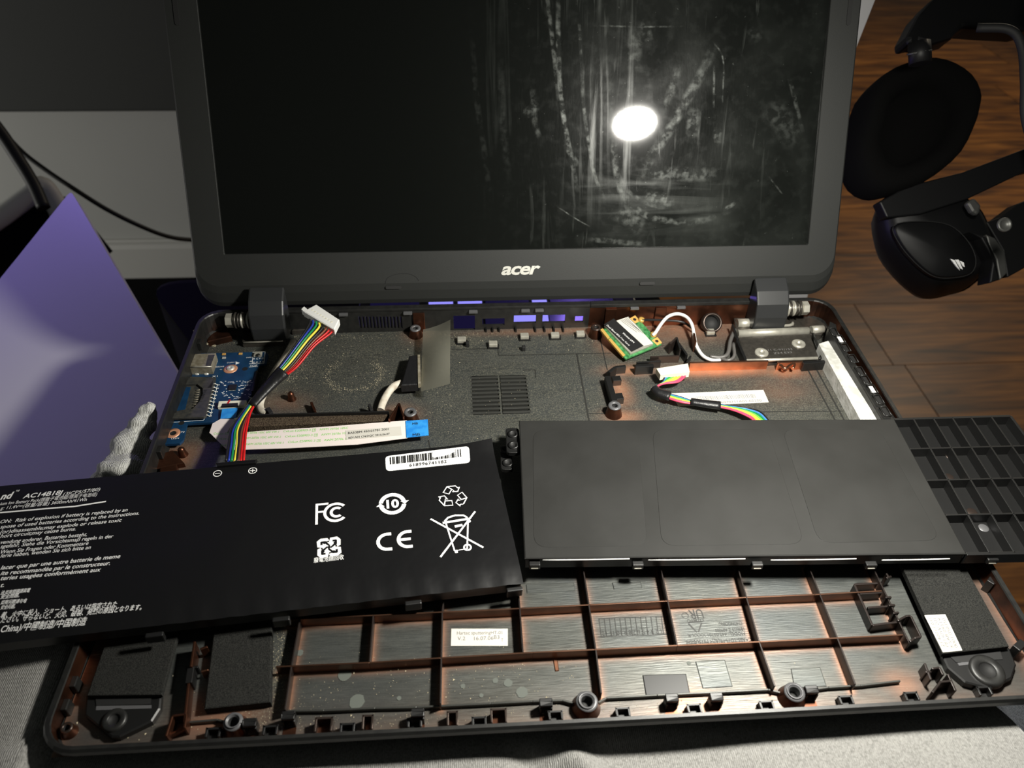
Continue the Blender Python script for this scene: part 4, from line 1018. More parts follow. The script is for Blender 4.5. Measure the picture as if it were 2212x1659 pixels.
# ================================================================ BATTERY PACK AT THE RIGHT (plain matte)
RB_N = Vector((-5.0/200, 0, 1)).normalized(); RB_P = Vector((-10, 110, 4.0))
def RB(px, py, h=0.0): return onplane(px, py, RB_P + RB_N*h, RB_N)
rtl, rtr, rbl, rbr = RB(1121, 908), RB(1932, 905), RB(1133, 1206), RB(2088, 1196)
batr = thing('battery_pack', 'plain matte black battery pack with an open ribbed plastic end', 'battery', (rtl+rtr+rbl+rbr)/4 - RB_N*8)
mb = MB(); mb.prism([rbl, rbr, rtr, rtl], -RB_N*1.2, bevel=0.5); pk = mb.build('wrap', 'battery_matte', batr)
for poly in (((1150, 928), (1378, 927), (1400, 1180), (1152, 1184)), ((1408, 927), (1660, 926), (1740, 1176), (1428, 1180)), ((1688, 926), (1902, 928), (2035, 1168), (1768, 1174))):
    q = roundpoly([RB(x, y_, 0.10) for x, y_ in (poly[3], poly[2], poly[1], poly[0])], 7, 5); mb = MB().prism(q, -RB_N*0.4, bevel=0.35); mb.build('cell_bulge', 'battery_matte', batr)
mb = MB(); ci = inset([rbl, rbr, rtr, rtl], 0.4); mb.prism([p - RB_N*1.3 for p in ci], -RB_N*6.0); mb.build('frame', 'battery_frame', batr)
ex, ey = frame2(rtl, RB_N, rbr-rbl)
for x in (1155, 1379, 1638, 1885, 2148):
    p = RB(x, 1207 if x < 1900 else 1196); mb = MB(); mb.hexa([p + ex*a + ey*b_ + RB_N*c_ for c_ in (-5.2, -2.2) for a, b_ in ((-2.4, -1.8), (2.4, -1.8), (2.4, 0.6), (-2.4, 0.6))]); mb.build('clip', 'battery_frame', batr, bevel=0.4)
    mb = MB(); mb.hexa([p + ex*a + ey*b_ + RB_N*c_ for c_ in (-4.6, -4.1) for a, b_ in ((-1.5, -2.1), (1.5, -2.1), (1.5, -1.0), (-1.5, -1.0))]); mb.build('clip_tongue', 'steel', batr)
for x0, x1 in ((1172, 1360), (1400, 1610), (1665, 1850), (1905, 2052)):
    a, b_ = RB(x0, 1204), RB(x1, 1201); mb = MB(); mb.tube([a - ey*0.7 - RB_N*1.0, (a+b_)/2 - ey*0.75 - RB_N*1.15, b_ - ey*0.7 - RB_N*1.0], 0.28, seg=6, sub=3); mb.build('wrap_edge', 'wire_white', batr)
# ribbed open end
rt2, rb2 = RB(2183, 898), RB(2400, 1190)
deep = 5.5
mb = MB(); mb.prism([p - RB_N*deep for p in (rbr, rb2, rt2, rtr)], -RB_N*1.6); rend = mb.build('ribbed_end', 'battery_frame', batr); rend['label'] = 'open ribbed black plastic end of the pack'
def rwall(a, b_, t, name='rib'):
    d = (b_-a).normalized(); s_ = RB_N.cross(d)*(t/2); mb = MB()
    mb.hexa([a-s_-RB_N*deep, b_-s_-RB_N*deep, b_+s_-RB_N*deep, a+s_-RB_N*deep, a-s_, b_-s_, b_+s_, a+s_]); mb.build(name, 'battery_frame', rend, bevel=0.15)
for x in (1973, 2016, 2057, 2097, 2141):
    f = (x-1932)/(2183-1932.0); rwall(rtr.lerp(rt2, f), rbr.lerp(rb2, f), 0.9)
for yp in (969, 1037, 1112):
    t = [(RB(1970+0.55*(yp-905)-28, yp) - rtr).dot(-ey)]; f = t[0]/((rbr-rtr).dot(-ey)); rwall(rtr.lerp(rbr, f), rt2.lerp(rb2, f), 0.8)
rwall(rtr, rt2, 1.4, 'edge_wall'); rwall(rbr, rb2, 1.6, 'edge_wall'); rwall(rt2, rb2, 1.4, 'edge_wall')
for x, y_, r in ((2125, 1140, 2.2), (2052, 985, 2.0), (2050, 1030, 2.2), (2100, 1106, 2.4)):
    p = RB(x, y_, -deep+0.1); MB().lathe(p, [(0, 0.15), (r*0.8, 0.15), (r, -0.1)], 16, RB_N).build('moulding_mark', 'post_grey' if y_ > 1130 else 'rib_edge', rend)
# eyelet tabs at its left end
for (x0, y0, x1, y1), hs in (((1092, 924, 1121, 978), ((1108, 938), (1109, 962))), ((1080, 962, 1106, 1014), ((1092, 972), (1097, 1000)))):
    h = -2.5 if y0 < 930 else -7.5
    q = roundpoly([RB(x0+2, y1, h), RB(x1+3, y1, h), RB(x1, y0, h), RB(x0, y0, h)], 2.0, 4); mb = MB().prism(q, -RB_N*2.2, bevel=0.3); tb = mb.build('eyelet_tab', 'battery_frame', batr)
    for hx_, hy_ in hs:
        c = RB(hx_, hy_, h+0.1); MB().lathe(c, [(2.6, -0.2), (2.6, 0.5), (1.5, 0.5), (1.4, -0.05), (0, -0.05)], 18, RB_N, mis=[0, 0, 1, 1]).build('eyelet', ['battery_frame', 'rubber'], tb)
# its cable
W = [(1440, 808), (1450, 806), (1458, 806), (1464, 805), (1468, 804), (1474, 803), (1480, 802), (1486, 801)]
cols = ['black', 'lightblue', 'green', 'lime', 'yellow', 'yellow', 'pink', 'pink']
plug_top = [F(1427, 809, 9.5), F(1490, 802, 9.5), F(1486, 784, 9.5), F(1418, 795, 9.5)]
for k, cn in enumerate(cols):
    f = k/7.0; f2 = 1-f
    P = [F(W[k][0], W[k][1]-6, 6), F(W[k][0]-1, W[k][1]+4, 6), F(1466-30*f2, 818-5*f2+6*f, 6.5), F(1432, 826+3*f, 6.5), F(1416, 836+3*f, 5.5), F(1425, 846+4*f, 5), F(1447, 852+9*f, 5), F(1470, 858+10*f, 5), F(1495, 866+6*f, 4.5), F(1550, 874+4*f, 4.5),
         F(1590, 879+9*f, 5), F(1622, 884+19*f, 5.5), F(1645-14*f, 892+22*f, 7), F(1668-26*f, 918+3*f, 9)]
    MB().tube(P, 0.58, seg=7, sub=5).build('wire', 'wire_'+cn, batr)
MB().tube([F(1413, 838, 5.8), F(1424, 848, 5.6), F(1448, 856, 5.4)], lambda t: 2.4+0.9*t, seg=10, sub=4, flat=0.7).build('sheath', 'tape_black', batr)
MB().tube([F(1492, 867, 5), F(1522, 872, 5), F(1556, 876, 5)], lambda t: 2.3+0.5*t, seg=10, sub=4, flat=0.7).build('sheath', 'tape_black', batr)
mb = MB(); mb.prism(plug_top, (0, 0, -4.2), bevel=0.5); pl2 = mb.build('plug', 'ivory_plastic', batr); pl2['label'] = 'off-white plug on the coloured cable'

# ================================================================ SMALL PARTS INSIDE THE BASE
def post(px, py, h, r, hole, matn='post_grey', skirt=True, label=None):
    """moulded screw post: tube with a dark bore"""
    c = F(px, py, h); z0 = zf(c.y); hh = c.z - z0
    pr = [(r*1.35 if skirt else r, 0), (r*1.05, hh*0.6), (r, hh*0.9), (r*0.93, hh), (hole*1.15, hh), (hole, hh-0.5), (hole*0.95, hh-3.5), (0, hh-3.5)]
    MB().lathe((c.x, c.y, z0), pr, 24, mis=[1, 1, 0, 0, 0, 2, 2]).build('screw_post', [matn, 'copper' if skirt else matn, 'rubber'], tray)
for a in ((897, 708, 6, 3.3, 1.4), (886, 889, 7, 3.4, 1.4), (1288, 706, 7, 3.2, 1.3, 'rib_edge'), (1328, 875, 7, 3.5, 1.5)): post(*a)
for x, y_, r in ((503, 1558, 3.6), (1268, 1514, 4.2), (1717, 1494, 4.0)):
    post(x, y_, 5.5, r, r*0.5)
    c = F(x, y_, 5.6); MB().lathe(c, [(r*0.70, 0.0), (r*0.78, 0.35), (r*0.70, 0.5), (r*0.62, 0.0)], 24).build('post_ring', 'post_grey', tray)
post(143, 1571, 4, 2.2, 1.1, 'rib_edge')
for x, y_ in ((390, 968), (627, 848)):
    c = F(x, y_, 5); MB().lathe((c.x, c.y, zf(c.y)), [(2.6, 0), (1.9, 2), (1.7, 4.2), (0.9, 5.2), (0, 5.4)], 16).build('stud', 'copper', tray)
# seams and steps moulded in the floor
def seam(pts, wdt=0.5, h=0.12, m='engraved'):
    mb = MB(); P = [F(x, y_, 0) for x, y_ in pts]; line_strip(mb, P, wdt, (0, SLOPE, 1), h); mb.build('seam', m, tray)
for s_ in ([(975, 755), (1075, 753)], [(1075, 753), (1077, 768)], [(1077, 768), (1320, 763)], [(1246, 765), (1273, 912)], [(1296, 730), (1312, 800)], [(1273, 894), (1322, 893)], [(1130, 800), (1156, 799)], [(1156, 799), (1157, 816)],
           [(1744, 797), (1806, 912)], [(1762, 795), (1826, 912)], [(1780, 793), (1846, 912)], [(925, 950), (930, 970)], [(1630, 890), (1840, 888)]):
    seam(s_, 0.9 if abs(s_[0][0]-s_[-1][0]) < 80 and s_[0][1] > 700 and abs(s_[0][1]-s_[-1][1]) > 80 else 0.6)
# raised plates in the floor
def plate(pts, h, m='coating', name='floor_step', bv=0.3, parent=None):
    mb = MB().prism([F(x, y_, h) for x, y_ in pts][::-1], (0, 0, -h-0.1), bevel=bv); return mb.build(name, m, parent or tray)
plate([(1388, 1458), (1482, 1455), (1492, 1503), (1396, 1506)], 0.35, 'dark_plastic'); plate([(1502, 1428), (1566, 1425), (1583, 1483), (1518, 1487)], 0.25)
plate([(1708, 1444), (1772, 1441), (1786, 1482), (1716, 1486)], 0.25)
plate([(1136, 1262), (1240, 1258), (1243, 1276), (1138, 1281)], 0.3); plate([(1322, 1258), (1384, 1256), (1388, 1270), (1326, 1273)], 0.3)
plate([(1194, 1422), (1204, 1421), (1208, 1449), (1199, 1450)], 0.3, 'copper_bright', 'floor_slot')
# dark well at the left of the hard-disk bay
def bar(x0, y0, x1, y1, t, h, m='dark_plastic', name='bay_wall'):
    mb = MB(); a, b_ = F(x0, y0, h), F(x1, y1, h); mb.wall(a, b_, t, h); mb.build(name, m, tray, bevel=0.25)
bar(1312, 812, 1328, 866, 3.2, 6); bar(1315, 803, 1330, 792, 2.0, 6); bar(1330, 792, 1352, 790, 2.0, 5); bar(1372, 790, 1412, 788, 2.4, 6); bar(1405, 770, 1468, 768, 1.2, 5, 'rib_edge'); bar(1405, 781, 1425, 776, 1.0, 4, 'rib_edge')
bar(1330, 812, 1334, 822, 5, 4); bar(1334, 849, 1339, 862, 5, 4); bar(1375, 782, 1428, 779, 1.0, 5)
bar(1448, 742, 1462, 728, 1.2, 8, 'rib_edge'); bar(1462, 728, 1470, 755, 1.2, 8); bar(1466, 740, 1484, 766, 1.4, 6); bar(1484, 782, 1492, 768, 1.2, 5)
bar(1498, 712, 1503, 738, 1.2, 8, 'copper'); bar(1583, 700, 1594, 732, 1.2, 8, 'dark_plastic'); bar(1592, 732, 1612, 778, 1.6, 6)
bar(1490, 783, 1660, 779, 1.4, 6, 'copper_bright', 'shield_strip'); bar(1680, 783, 1735, 781, 1.4, 5.5, 'copper_bright', 'shield_strip'); bar(1735, 783, 1790, 779, 2.2, 6); bar(1788, 779, 1796, 795, 1.6, 5)
mb = MB(); mb.tube([F(1685, 788, 5), F(1696, 796, 5), F(1705, 790, 5), F(1716, 786, 5), F(1712, 797, 4)], 0.9, seg=6, sub=4); mb.build('spring_tab', 'copper_bright', tray)
mb = MB(); c = F(1530, 706, 0); MB().lathe((c.x, c.y-2, zf(c.y)+4.5), [(6.2, -1), (6.2, 4), (5.2, 4.5), (4.8, 4), (4.8, 0), (0, 0)], 28, (0, -0.75, 0.66), mis=[0, 0, 0, 1, 1]).build('jack_collar', ['rib_edge', 'rubber'], tray)
# copper wall pieces near the right back corner
bar(1765, 672, 1790, 690, 1.0, 5, 'copper_bright', 'shield_strip')
# metal spring contacts along the ports
for x, y_ in ((997, 731), (1065, 740), (1133, 723), (1199, 721), (1254, 718), (1535, 714)):
    p = F(x, y_, 3.0); mb = MB()
    mb.hexa([Vector((p.x+a, p.y+b_, p.z+c_)) for c_ in (-2.4, 0) for a, b_ in ((-2.6, -1.9), (2.6, -1.9), (2.6, 2.2), (-2.6, 2.2))]); ct = mb.build('spring_contact', 'steel', tray, bevel=0.5)
    MB().box((p.x-3.2, p.y-2.6, zf(p.y)), (p.x+3.6, p.y+1.2, zf(p.y)+1.0)).build('contact_seat', 'dark_plastic', ct)
for x, y_ in ((1010, 748), (1131, 757), (882, 706)):
    p = F(x, y_, 0); MB().box((p.x-1.1, p.y-1.2, zf(p.y)), (p.x+1.1, p.y+1.2, zf(p.y)+3.4)).build('peg', 'rubber', tray, bevel=0.4)
for x in (1114, 1156, 1176, 1196, 1216, 1050, 1064, 1078):
    p = F(x, 712, 0); MB().box((p.x-0.45, p.y-3, zf(p.y)), (p.x+0.45, p.y+3, zf(p.y)+1.6)).build('port_rib', 'dark_plastic', tray)
# white adhesive strip along the right side
mb = MB().prism([F(1862, 912, 9), F(1898, 912, 9), F(1797, 733, 9), F(1769, 742, 9)], (0, 0, -8.8), bevel=0.3); st_ = mb.build('adhesive_strip', 'strip_white', tray); st_['label'] = 'white adhesive strip along the right side'
# shelf of the right rim with its latch windows
def rp(px, py): return Z(px, py, -1.5)
mb = MB().prism([rp(1812, 735), rp(1806, 700), rp(1793, 694), rp(1790, 712), rp(1905, 908), rp(1938, 908)][::-1], (0, 0, -9), bevel=0.3); mb.build('rim_shelf', 'rim_plastic', tray)
for i, (x, y_, lit) in enumerate(((1801, 718, 0), (1815, 734, 1), (1826, 752, 0), (1842, 776, 0), (1858, 803, 0), (1870, 822, 0), (1884, 842, 1), (1897, 864, 0), (1912, 890, 0))):
    c = rp(x, y_); d = (rp(x+6.2, y_+10) - c); d.z = 0; d.normalize(); s_ = Vector((d.y, -d.x, 0))
    if s_.x < 0: s_ = -s_
    q = [c + d*a + s_*b_ + Vector((0, 0, 0.55)) for a, b_ in ((-3.4, -1.9), (3.4, -1.9), (3.4, 1.9), (-3.4, 1.9))]
    mb = MB()
    for k in range(4):
        a, b_ = q[k], q[(k+1) % 4]; mb.tube([a, b_], 0.35, seg=5, sub=1)
    lw = mb.build('latch_window', 'rim_plastic', tray)
    mb = MB(); qq = [c + d*a + s_*b_ + Vector((0, 0, 0.35)) for a, b_ in ((-2.6, -1.1), (2.6, -1.1), (2.6, 1.1), (-2.6, 1.1))]; mb.prism(qq, (0, 0, -0.3)); mb.build('window_floor', 'white_plastic' if lit else 'rubber', lw)
# left rim shelf and corner webs
for x, y_ in ((410, 735), (325, 968), (150, 1470), (130, 1520)):
    p = Z(x+8, y_, -3); MB().box((-188.4, p.y-2.2, -9), (-186.0, p.y+2.2, -3.4)).build('clip', 'rim_plastic', tray, bevel=0.4)
MB().prism([F(330, 985, 5), F(372, 972, 5), F(398, 1000, 3), F(330, 1014, 3)][::-1], (0, 0, -4), bevel=0.4).build('corner_web', 'copper', tray)
MB().prism([F(345, 1010, 4), F(382, 1003, 4), F(382, 1016, 4), F(345, 1020, 4)][::-1], (0, 0, -4), bevel=0.4).build('corner_web', 'copper', tray)

# --- front edge: ridge with bulges, upright tabs and low clips
ridge = [(612, 1535), (700, 1534), (810, 1529), (900, 1527), (960, 1524), (1060, 1519), (1150, 1514), (1215, 1512), (1238, 1518)]
ridge2 = [(1292, 1517), (1310, 1507), (1420, 1501), (1560, 1494), (1660, 1489), (1692, 1497)]
ridge3 = [(1745, 1490), (1790, 1484), (1860, 1480), (1945, 1470)]
ridge0 = [(400, 1560), (470, 1554), (484, 1558)]
for r_ in (ridge0, ridge, ridge2, ridge3):
    mb = MB()
    for a, b_ in zip(r_[:-1], r_[1:]): mb.wall(F(*a, 2.0), F(*b_, 2.0), 0.8, 2.0)
    mb.build('ridge', 'slat', tray, bevel=0.2)
for x, y_ in ((623, 1540), (902, 1534), (1179, 1512), (1451, 1502), (1547, 1500), (1752, 1484), (540, 1555)):
    p = F(x, y_, 6.0); d = 2.4
    mb = MB(); z0 = zf(p.y)
    mb.box((p.x-d, p.y-0.6, z0), (p.x+d, p.y+0.7, z0+6.2)); mb.box((p.x-d, p.y-2.4, z0+4.6), (p.x+d, p.y-0.6, z0+6.2)); mb.box((p.x-d, p.y-2.8, z0), (p.x-d+0.8, p.y-0.6, z0+4.6)); mb.box((p.x+d-0.8, p.y-2.8, z0), (p.x+d, p.y-0.6, z0+4.6))
    mb.build('hook_tab', 'dark_plastic', tray, bevel=0.25)
    MB().box((p.x-d, p.y-6.0, z0+0.1), (p.x+d, p.y-2.9, z0+0.3)).build('tab_recess', 'copper', tray)
for x, y_ in ((462, 1586), (585, 1581), (751, 1576), (896, 1565), (1035, 1562), (1200, 1549), (1345, 1542), (1499, 1534), (1655, 1527), (1826, 1516), (1967, 1508), (2124, 1496)):
    p = F(x, y_, 2.0); z0 = zf(p.y); mb = MB()
    mb.box((p.x-2.7, p.y-1.6, z0), (p.x-1.9, p.y+1.8, z0+3.6)); mb.box((p.x+1.9, p.y-1.6, z0), (p.x+2.7, p.y+1.8, z0+3.6)); mb.box((p.x-2.7, p.y+1.0, z0), (p.x+2.7, p.y+1.8, z0+3.6)); mb.box((p.x-1.9, p.y-1.6, z0), (p.x+1.9, p.y+1.0, z0+0.6))
    mb.build('latch_pocket', 'dark_plastic', tray, bevel=0.15)
for x, y_, w_ in ((699, 1562, 3.2), (794, 1557, 2.0), (977, 1549, 2.0), (1077, 1543, 3.0)):
    p = F(x, y_, 4.5); z0 = zf(p.y); mb = MB()
    mb.box((p.x-w_, p.y-3, z0), (p.x-w_+0.7, p.y+2.2, z0+4.6)); mb.box((p.x+w_-0.7, p.y-3, z0), (p.x+w_, p.y+2.2, z0+4.6)); mb.box((p.x-w_, p.y+1.5, z0), (p.x+w_, p.y+2.2, z0+4.6))
    mb.build('latch_frame', 'rib_edge', tray, bevel=0.15); MB().box((p.x-w_+0.7, p.y-3, z0+0.05), (p.x+w_-0.7, p.y+1.5, z0+0.3)).build('frame_floor', 'copper', tray)
# copper box bracket near the left front corner
for q, h in (((358, 1590, 372, 1546), 6), ((372, 1546, 402, 1542), 6), ((402, 1542, 398, 1572), 6), ((358, 1590, 398, 1572), 3)): bar(*q, 0.9, h, 'copper', 'bracket_wall')
bar(398, 1560, 407, 1475, 1.0, 6, 'copper', 'bracket_wall'); bar(407, 1475, 412, 1440, 2.6, 6, 'dark_plastic', 'bracket_wall'); bar(412, 1440, 420, 1385, 1.0, 7, 'copper', 'bracket_wall'); bar(400, 1442, 428, 1440, 1.0, 5, 'dark_plastic', 'bracket_wall')
bar(432, 1402, 448, 1396, 1.0, 6, 'copper', 'bracket_wall'); bar(434, 1450, 450, 1446, 0.8, 5, 'copper_bright', 'bracket_wall')
# latch bracket at the right of the grid
for q in ((1846, 1262, 1896, 1259), (1846, 1262, 1885, 1350), (1885, 1350, 1940, 1343), (1875, 1312, 1920, 1309), (1858, 1282, 1905, 1279)): bar(*q, 1.0, 5, 'rib_dark', 'bracket_wall')
for q in ((1915, 1238, 1920, 1245), (1915, 1248, 1926, 1244), (1940, 1340, 1958, 1330), (1958, 1330, 1968, 1330), (1968, 1330, 1990, 1375), (1990, 1375, 1976, 1378), (1976, 1378, 1966, 1385), (1913, 1290, 1926, 1289), (1920, 1307, 1934, 1306), (1930, 1324, 1942, 1322),
          (1998, 1432, 2012, 1468), (2012, 1450, 2000, 1451), (2014, 1444, 2030, 1441), (2030, 1441, 2038, 1458), (2048, 1455, 2065, 1492), (2030, 1473, 2056, 1470), (2015, 1495, 2033, 1471)): bar(*q, 0.9, 6.5, 'rib_dark', 'bracket_wall')
for q in ((2140, 1258, 2150, 1244), (2196, 1400, 2212, 1385)): bar(*q, 3.0, 7, 'dark_plastic', 'bracket_wall')

# --- stickers and moulded lettering in the base
def FN(): return (0, SLOPE, 1)
def sticker(pts, name, m='sticker'):
    mb = MB().prism([F(x, y_, 0.12) for x, y_ in pts][::-1], (0, 0, -0.1)); return mb.build(name, m, tray)
s1 = sticker([(975, 1358), (1097, 1358), (1097, 1395), (974, 1395)], 'coating_sticker'); s1['label'] = 'small white sticker with coating date'
mb = MB()
for t, x0, y0, x1, y1, em in (('Hartec sputteringHT-01', 987, 1371, 1085, 1370, 2.3), ('V.2', 988, 1383, 1005, 1383, 2.4), ('16.07.06', 1024, 1383, 1066, 1382, 2.4), ('B3', 1067, 1380, 1079, 1380, 2.4), ('T', 1083, 1386, 1087, 1386, 2.2)):
    put_text(mb, t, F(x0, y0, 0.12), F(x1, y1, 0.12), FN(), em, lift=0.05)
mb.build('sticker_print', 'grey_print', s1)
s2 = sticker([(1448, 850), (1649, 842), (1661, 869), (1466, 878)], 'serial_sticker', 'sticker'); s2['label'] = 'white barcode sticker in the drive bay'
mb = MB(); rb = random.Random(4); u = 0.22
def s2p(u, v): return F((1448*(1-u)+1649*u)*(1-v)+(1466*(1-u)+1661*u)*v, (850*(1-u)+842*u)*(1-v)+(878*(1-u)+869*u)*v, 0.14)
while u < 0.88:
    wd = rb.choice((0.003, 0.004, 0.006)); flat_poly(mb, [s2p(u, 0.62), s2p(u+wd, 0.62), s2p(u+wd, 0.3), s2p(u, 0.3)], FN(), 0.05); u += wd+rb.choice((0.008, 0.012, 0.016))
put_text(mb, '00000116070711A01-02220', s2p(0.28, 0.92), s2p(0.93, 0.90), FN(), 2.5, lift=0.05); mb.build('sticker_print', 'grey_print', s2)
# moulded data block, upside down as seen from the front
mb = MB()
def flip_text(t, x0, y0, x1, y1, em): put_text(mb, t, F(x0, y0), F(x1, y1), FN(), em, lift=0.12)
flip_text('>PC+ABS-TD15-FR(40)< MITSUBISHI', 1632, 1377, 1481, 1384, 2.6); flip_text('MODEL: 442.03701.XXXX-R', 1608, 1365, 1485, 1370, 2.2); flip_text('1B9H19 Z A09000', 1606, 1355, 1544, 1359, 2.2); flip_text('CHONGQING', 1602, 1343, 1552, 1345, 2.2)
flip_text('OTHTO', 1519, 1336, 1483, 1338, 2.4); flip_text('UR', 1515, 1316, 1486, 1318, 6.5)
c = F(1503, 1352); e = 3.6
for k in range(3):
    a0 = math.radians(-90+120*k); a1 = math.radians(-90+120*(k+1)); p = c+Vector((math.cos(a0)*e, math.sin(a0)*e, 0)); q = c+Vector((math.cos(a1)*e, math.sin(a1)*e, 0)); line_strip(mb, [p.lerp(q, 0.1), p.lerp(q, 0.9)], 0.6, FN(), 0.12)
ring_flat(mb, F(1480, 1330), Vector((1, 0, 0)), Vector((0, 1, 0)), 1.2, 1.5, FN(), lift=0.12)
mb.build('moulded_text', 'engraved', tray)
mb = MB()
for k in range(14):
    x = 1294+k*11.2; line_strip(mb, [F(x, 1337-k*0.45), F(x+5, 1376-k*0.45)], 0.35, FN(), 0.12)
line_strip(mb, [F(1293, 1337), F(1435, 1331)], 0.3, FN(), 0.12); line_strip(mb, [F(1297, 1376), F(1446, 1370)], 0.3, FN(), 0.12)
flip_text('1 2 3 4 5 6 7 8 9 10 11 12', 1428, 1359, 1300, 1364, 3.0); mb.build('moulded_date_table', 'engraved', tray)

# --- foam strip and gasket
q = [F(535, 921, 5), F(832, 908, 5), F(838, 893, 5), F(540, 898, 5)]
mb = MB().prism(q, (0, 0, -5), bevel=0.6); o = mb.build('foam_gasket', 'foam_brown', tray); o['label'] = 'dusty brown foam gasket'
bar(533, 896, 840, 888, 0.9, 7, 'dark_plastic', 'gasket_wall'); bar(840, 905, 862, 870, 1.0, 8, 'copper', 'gasket_wall'); bar(862, 870, 872, 900, 1.0, 8, 'copper', 'gasket_wall'); bar(672, 868, 680, 886, 1.4, 4, 'copper', 'gasket_wall')
bar(797, 872, 803, 886, 1.6, 6, 'rubber', 'gasket_wall'); bar(578, 880, 586, 892, 2.2, 5, 'rubber', 'gasket_wall')
bar(555, 800, 545, 845, 1.2, 5, 'dark_plastic', 'gasket_wall')
# foam pad at the front
mb = MB().prism([F(441, 1531, 4), F(584, 1516, 4), F(587, 1352, 4), F(462, 1362, 4)], (0, 0, -4), bevel=0.4); o = mb.build('foam_pad', 'foam', tray); o['label'] = 'thick black foam pad beside the left speaker'

# ================================================================ SPEAKERS
def speaker(name, label, plate_px, body_px, boss, slot_px, h, boss_r):
    cx = F(*boss, 0); t = thing(name, label, 'speaker', (cx.x, cx.y, zf(cx.y)))
    MB().prism([F(x, y_, h*0.55) for x, y_ in body_px][::-1], (0, 0, -h*0.5), bevel=0.6).build('bracket', 'dark_plastic', t)
    MB().prism([F(x, y_, h) for x, y_ in plate_px][::-1], (0, 0, -h*0.4), bevel=0.3).build('foam_face', 'foam', t)
    MB().prism([F(x, y_, h*0.58) for x, y_ in slot_px][::-1], (0, 0, -0.2)).build('slot', 'post_grey', t)
    r = boss_r; c = F(*boss, h*0.6)
    MB().lathe(c, [(r*1.15, -1.5), (r*1.1, 0.5), (r*0.95, 0.9), (r*0.58, 0.9), (r*0.52, 0.6), (r*0.5, 0.12), (0, 0.12)], 26, mis=[0, 0, 0, 0, 1, 1]).build('grommet', ['rim_plastic', 'rubber'], t)
    return t
spl = speaker('speaker', 'black foam-faced speaker in the left front corner of the base', [(224, 1398), (383, 1376), (349, 1500), (188, 1502)], [(183, 1545), (186, 1502), (349, 1500), (346, 1530), (328, 1558), (258, 1592), (240, 1592)], (247, 1556), [(208, 1525), (327, 1523), (327, 1530), (207, 1534)], 5.5, 4.0)
mb = MB().prism([F(206, 1503, 3.4), F(327, 1502, 3.4), F(325, 1521, 3.4), F(208, 1524, 3.4)][::-1], (0, 0, -0.2)); mb.build('recess', 'rubber', spl)
spr = speaker('speaker', 'black foam-faced speaker in the right front corner with a white sticker', [(1943, 1210), (2076, 1207), (2180, 1396), (2036, 1412)], [(2035, 1415), (2180, 1398), (2196, 1436), (2186, 1465), (2140, 1488), (2085, 1474), (2048, 1442)], (2132, 1449), [(2068, 1432), (2128, 1424), (2132, 1430), (2072, 1438)], 6.5, 6.0)
mb = MB().prism([F(2050, 1416, 3.9), F(2160, 1403, 3.9), F(2166, 1424, 3.9), F(2066, 1431, 3.9)][::-1], (0, 0, -0.2)); mb.build('recess', 'rubber', spr)
mb = MB().prism([F(1997, 1329, 6.7), F(2042, 1327, 6.7), F(2079, 1405, 6.7), F(2037, 1409, 6.7)][::-1], (0, 0, -0.15)); sk = mb.build('sticker', 'sticker', spr)
mb = MB()
for k, t in enumerate(('0001/050350', 'K5A8 09519', 'P8130W 201', '23.40013.031')): 
    x0 = 2070-k*9.5; put_text(mb, t, F(x0, 1399-k*0.5, 6.75), F(x0-29, 1336-k*0.2, 6.75), FN(), 2.0, lift=0.05)
mb.build('sticker_print', 'grey_print', sk)

# ================================================================ SMALL BLUE CIRCUIT BOARD
pc = F(470, 830, 0); pcb = thing('circuit_board', 'blue circuit board with memory card slot and USB socket at the left edge', 'circuit board', (pc.x, pc.y, zf(pc.y)))
PH = 4.0
def PB(x, y_, h=0.0): return F(x, y_, PH+h)
out = [(404, 764), (560, 760), (574, 760), (580, 767), (575, 785), (560, 788), (554, 800), (543, 852), (533, 868), (512, 898), (478, 900), (468, 912), (404, 915), (396, 950), (388, 958), (352, 960), (350, 955), (366, 912), (372, 860), (390, 800)]
mb = MB().prism([PB(x, y_) for x, y_ in out][::-1], (0, 0, -1.4)); brd = mb.build('board', 'pcb_blue', pcb)
def PT(mbx, t, x0, y0, x1, y1, em, sh=0.0): put_text(mbx, t, PB(x0, y0), PB(x1, y1), FN(), em, 0.0, sh, lift=0.07)
mb = MB()
for t, x0, y0, x1, y1, em in (('TOP', 539, 792, 556, 791, 1.9), ('A', 539, 782, 544, 782, 1.7), ('R C P O', 547, 777, 570, 776, 2.0), ('E C 1 8', 547, 784, 569, 783, 1.6), ('CLR01', 490, 785, 506, 784, 1.5), ('ESD02', 466, 794, 484, 793, 1.7), ('H1', 475, 799, 479, 799, 1.2), ('PWR1', 532, 774, 543, 773, 1.3), ('C200', 492, 827, 505, 826, 1.3), ('U01', 514, 842, 526, 841, 1.3), ('C214', 529, 827, 541, 826, 1.3), ('R201', 522, 834, 541, 833, 1.3), ('JC01', 504, 862, 520, 861, 1.3), ('F2', 391, 935, 398, 935, 1.7), ('LED1', 370, 949, 386, 948, 1.6), ('X1', 458, 815, 470, 814, 2.0)):
    PT(mb, t, x0, y0, x1, y1, em)
rp_ = random.Random(9)
for k in range(70):
    x, y_ = rp_.uniform(478, 545), rp_.uniform(822, 860)
    if 490 < x < 516 and 828 < y_ < 846: continue
    a = PB(x, y_); mb.box((a.x-rp_.choice((0.25, 0.5, 0.9)), a.y-0.2, a.z+0.05), (a.x+0.2, a.y+0.22, a.z+0.09))
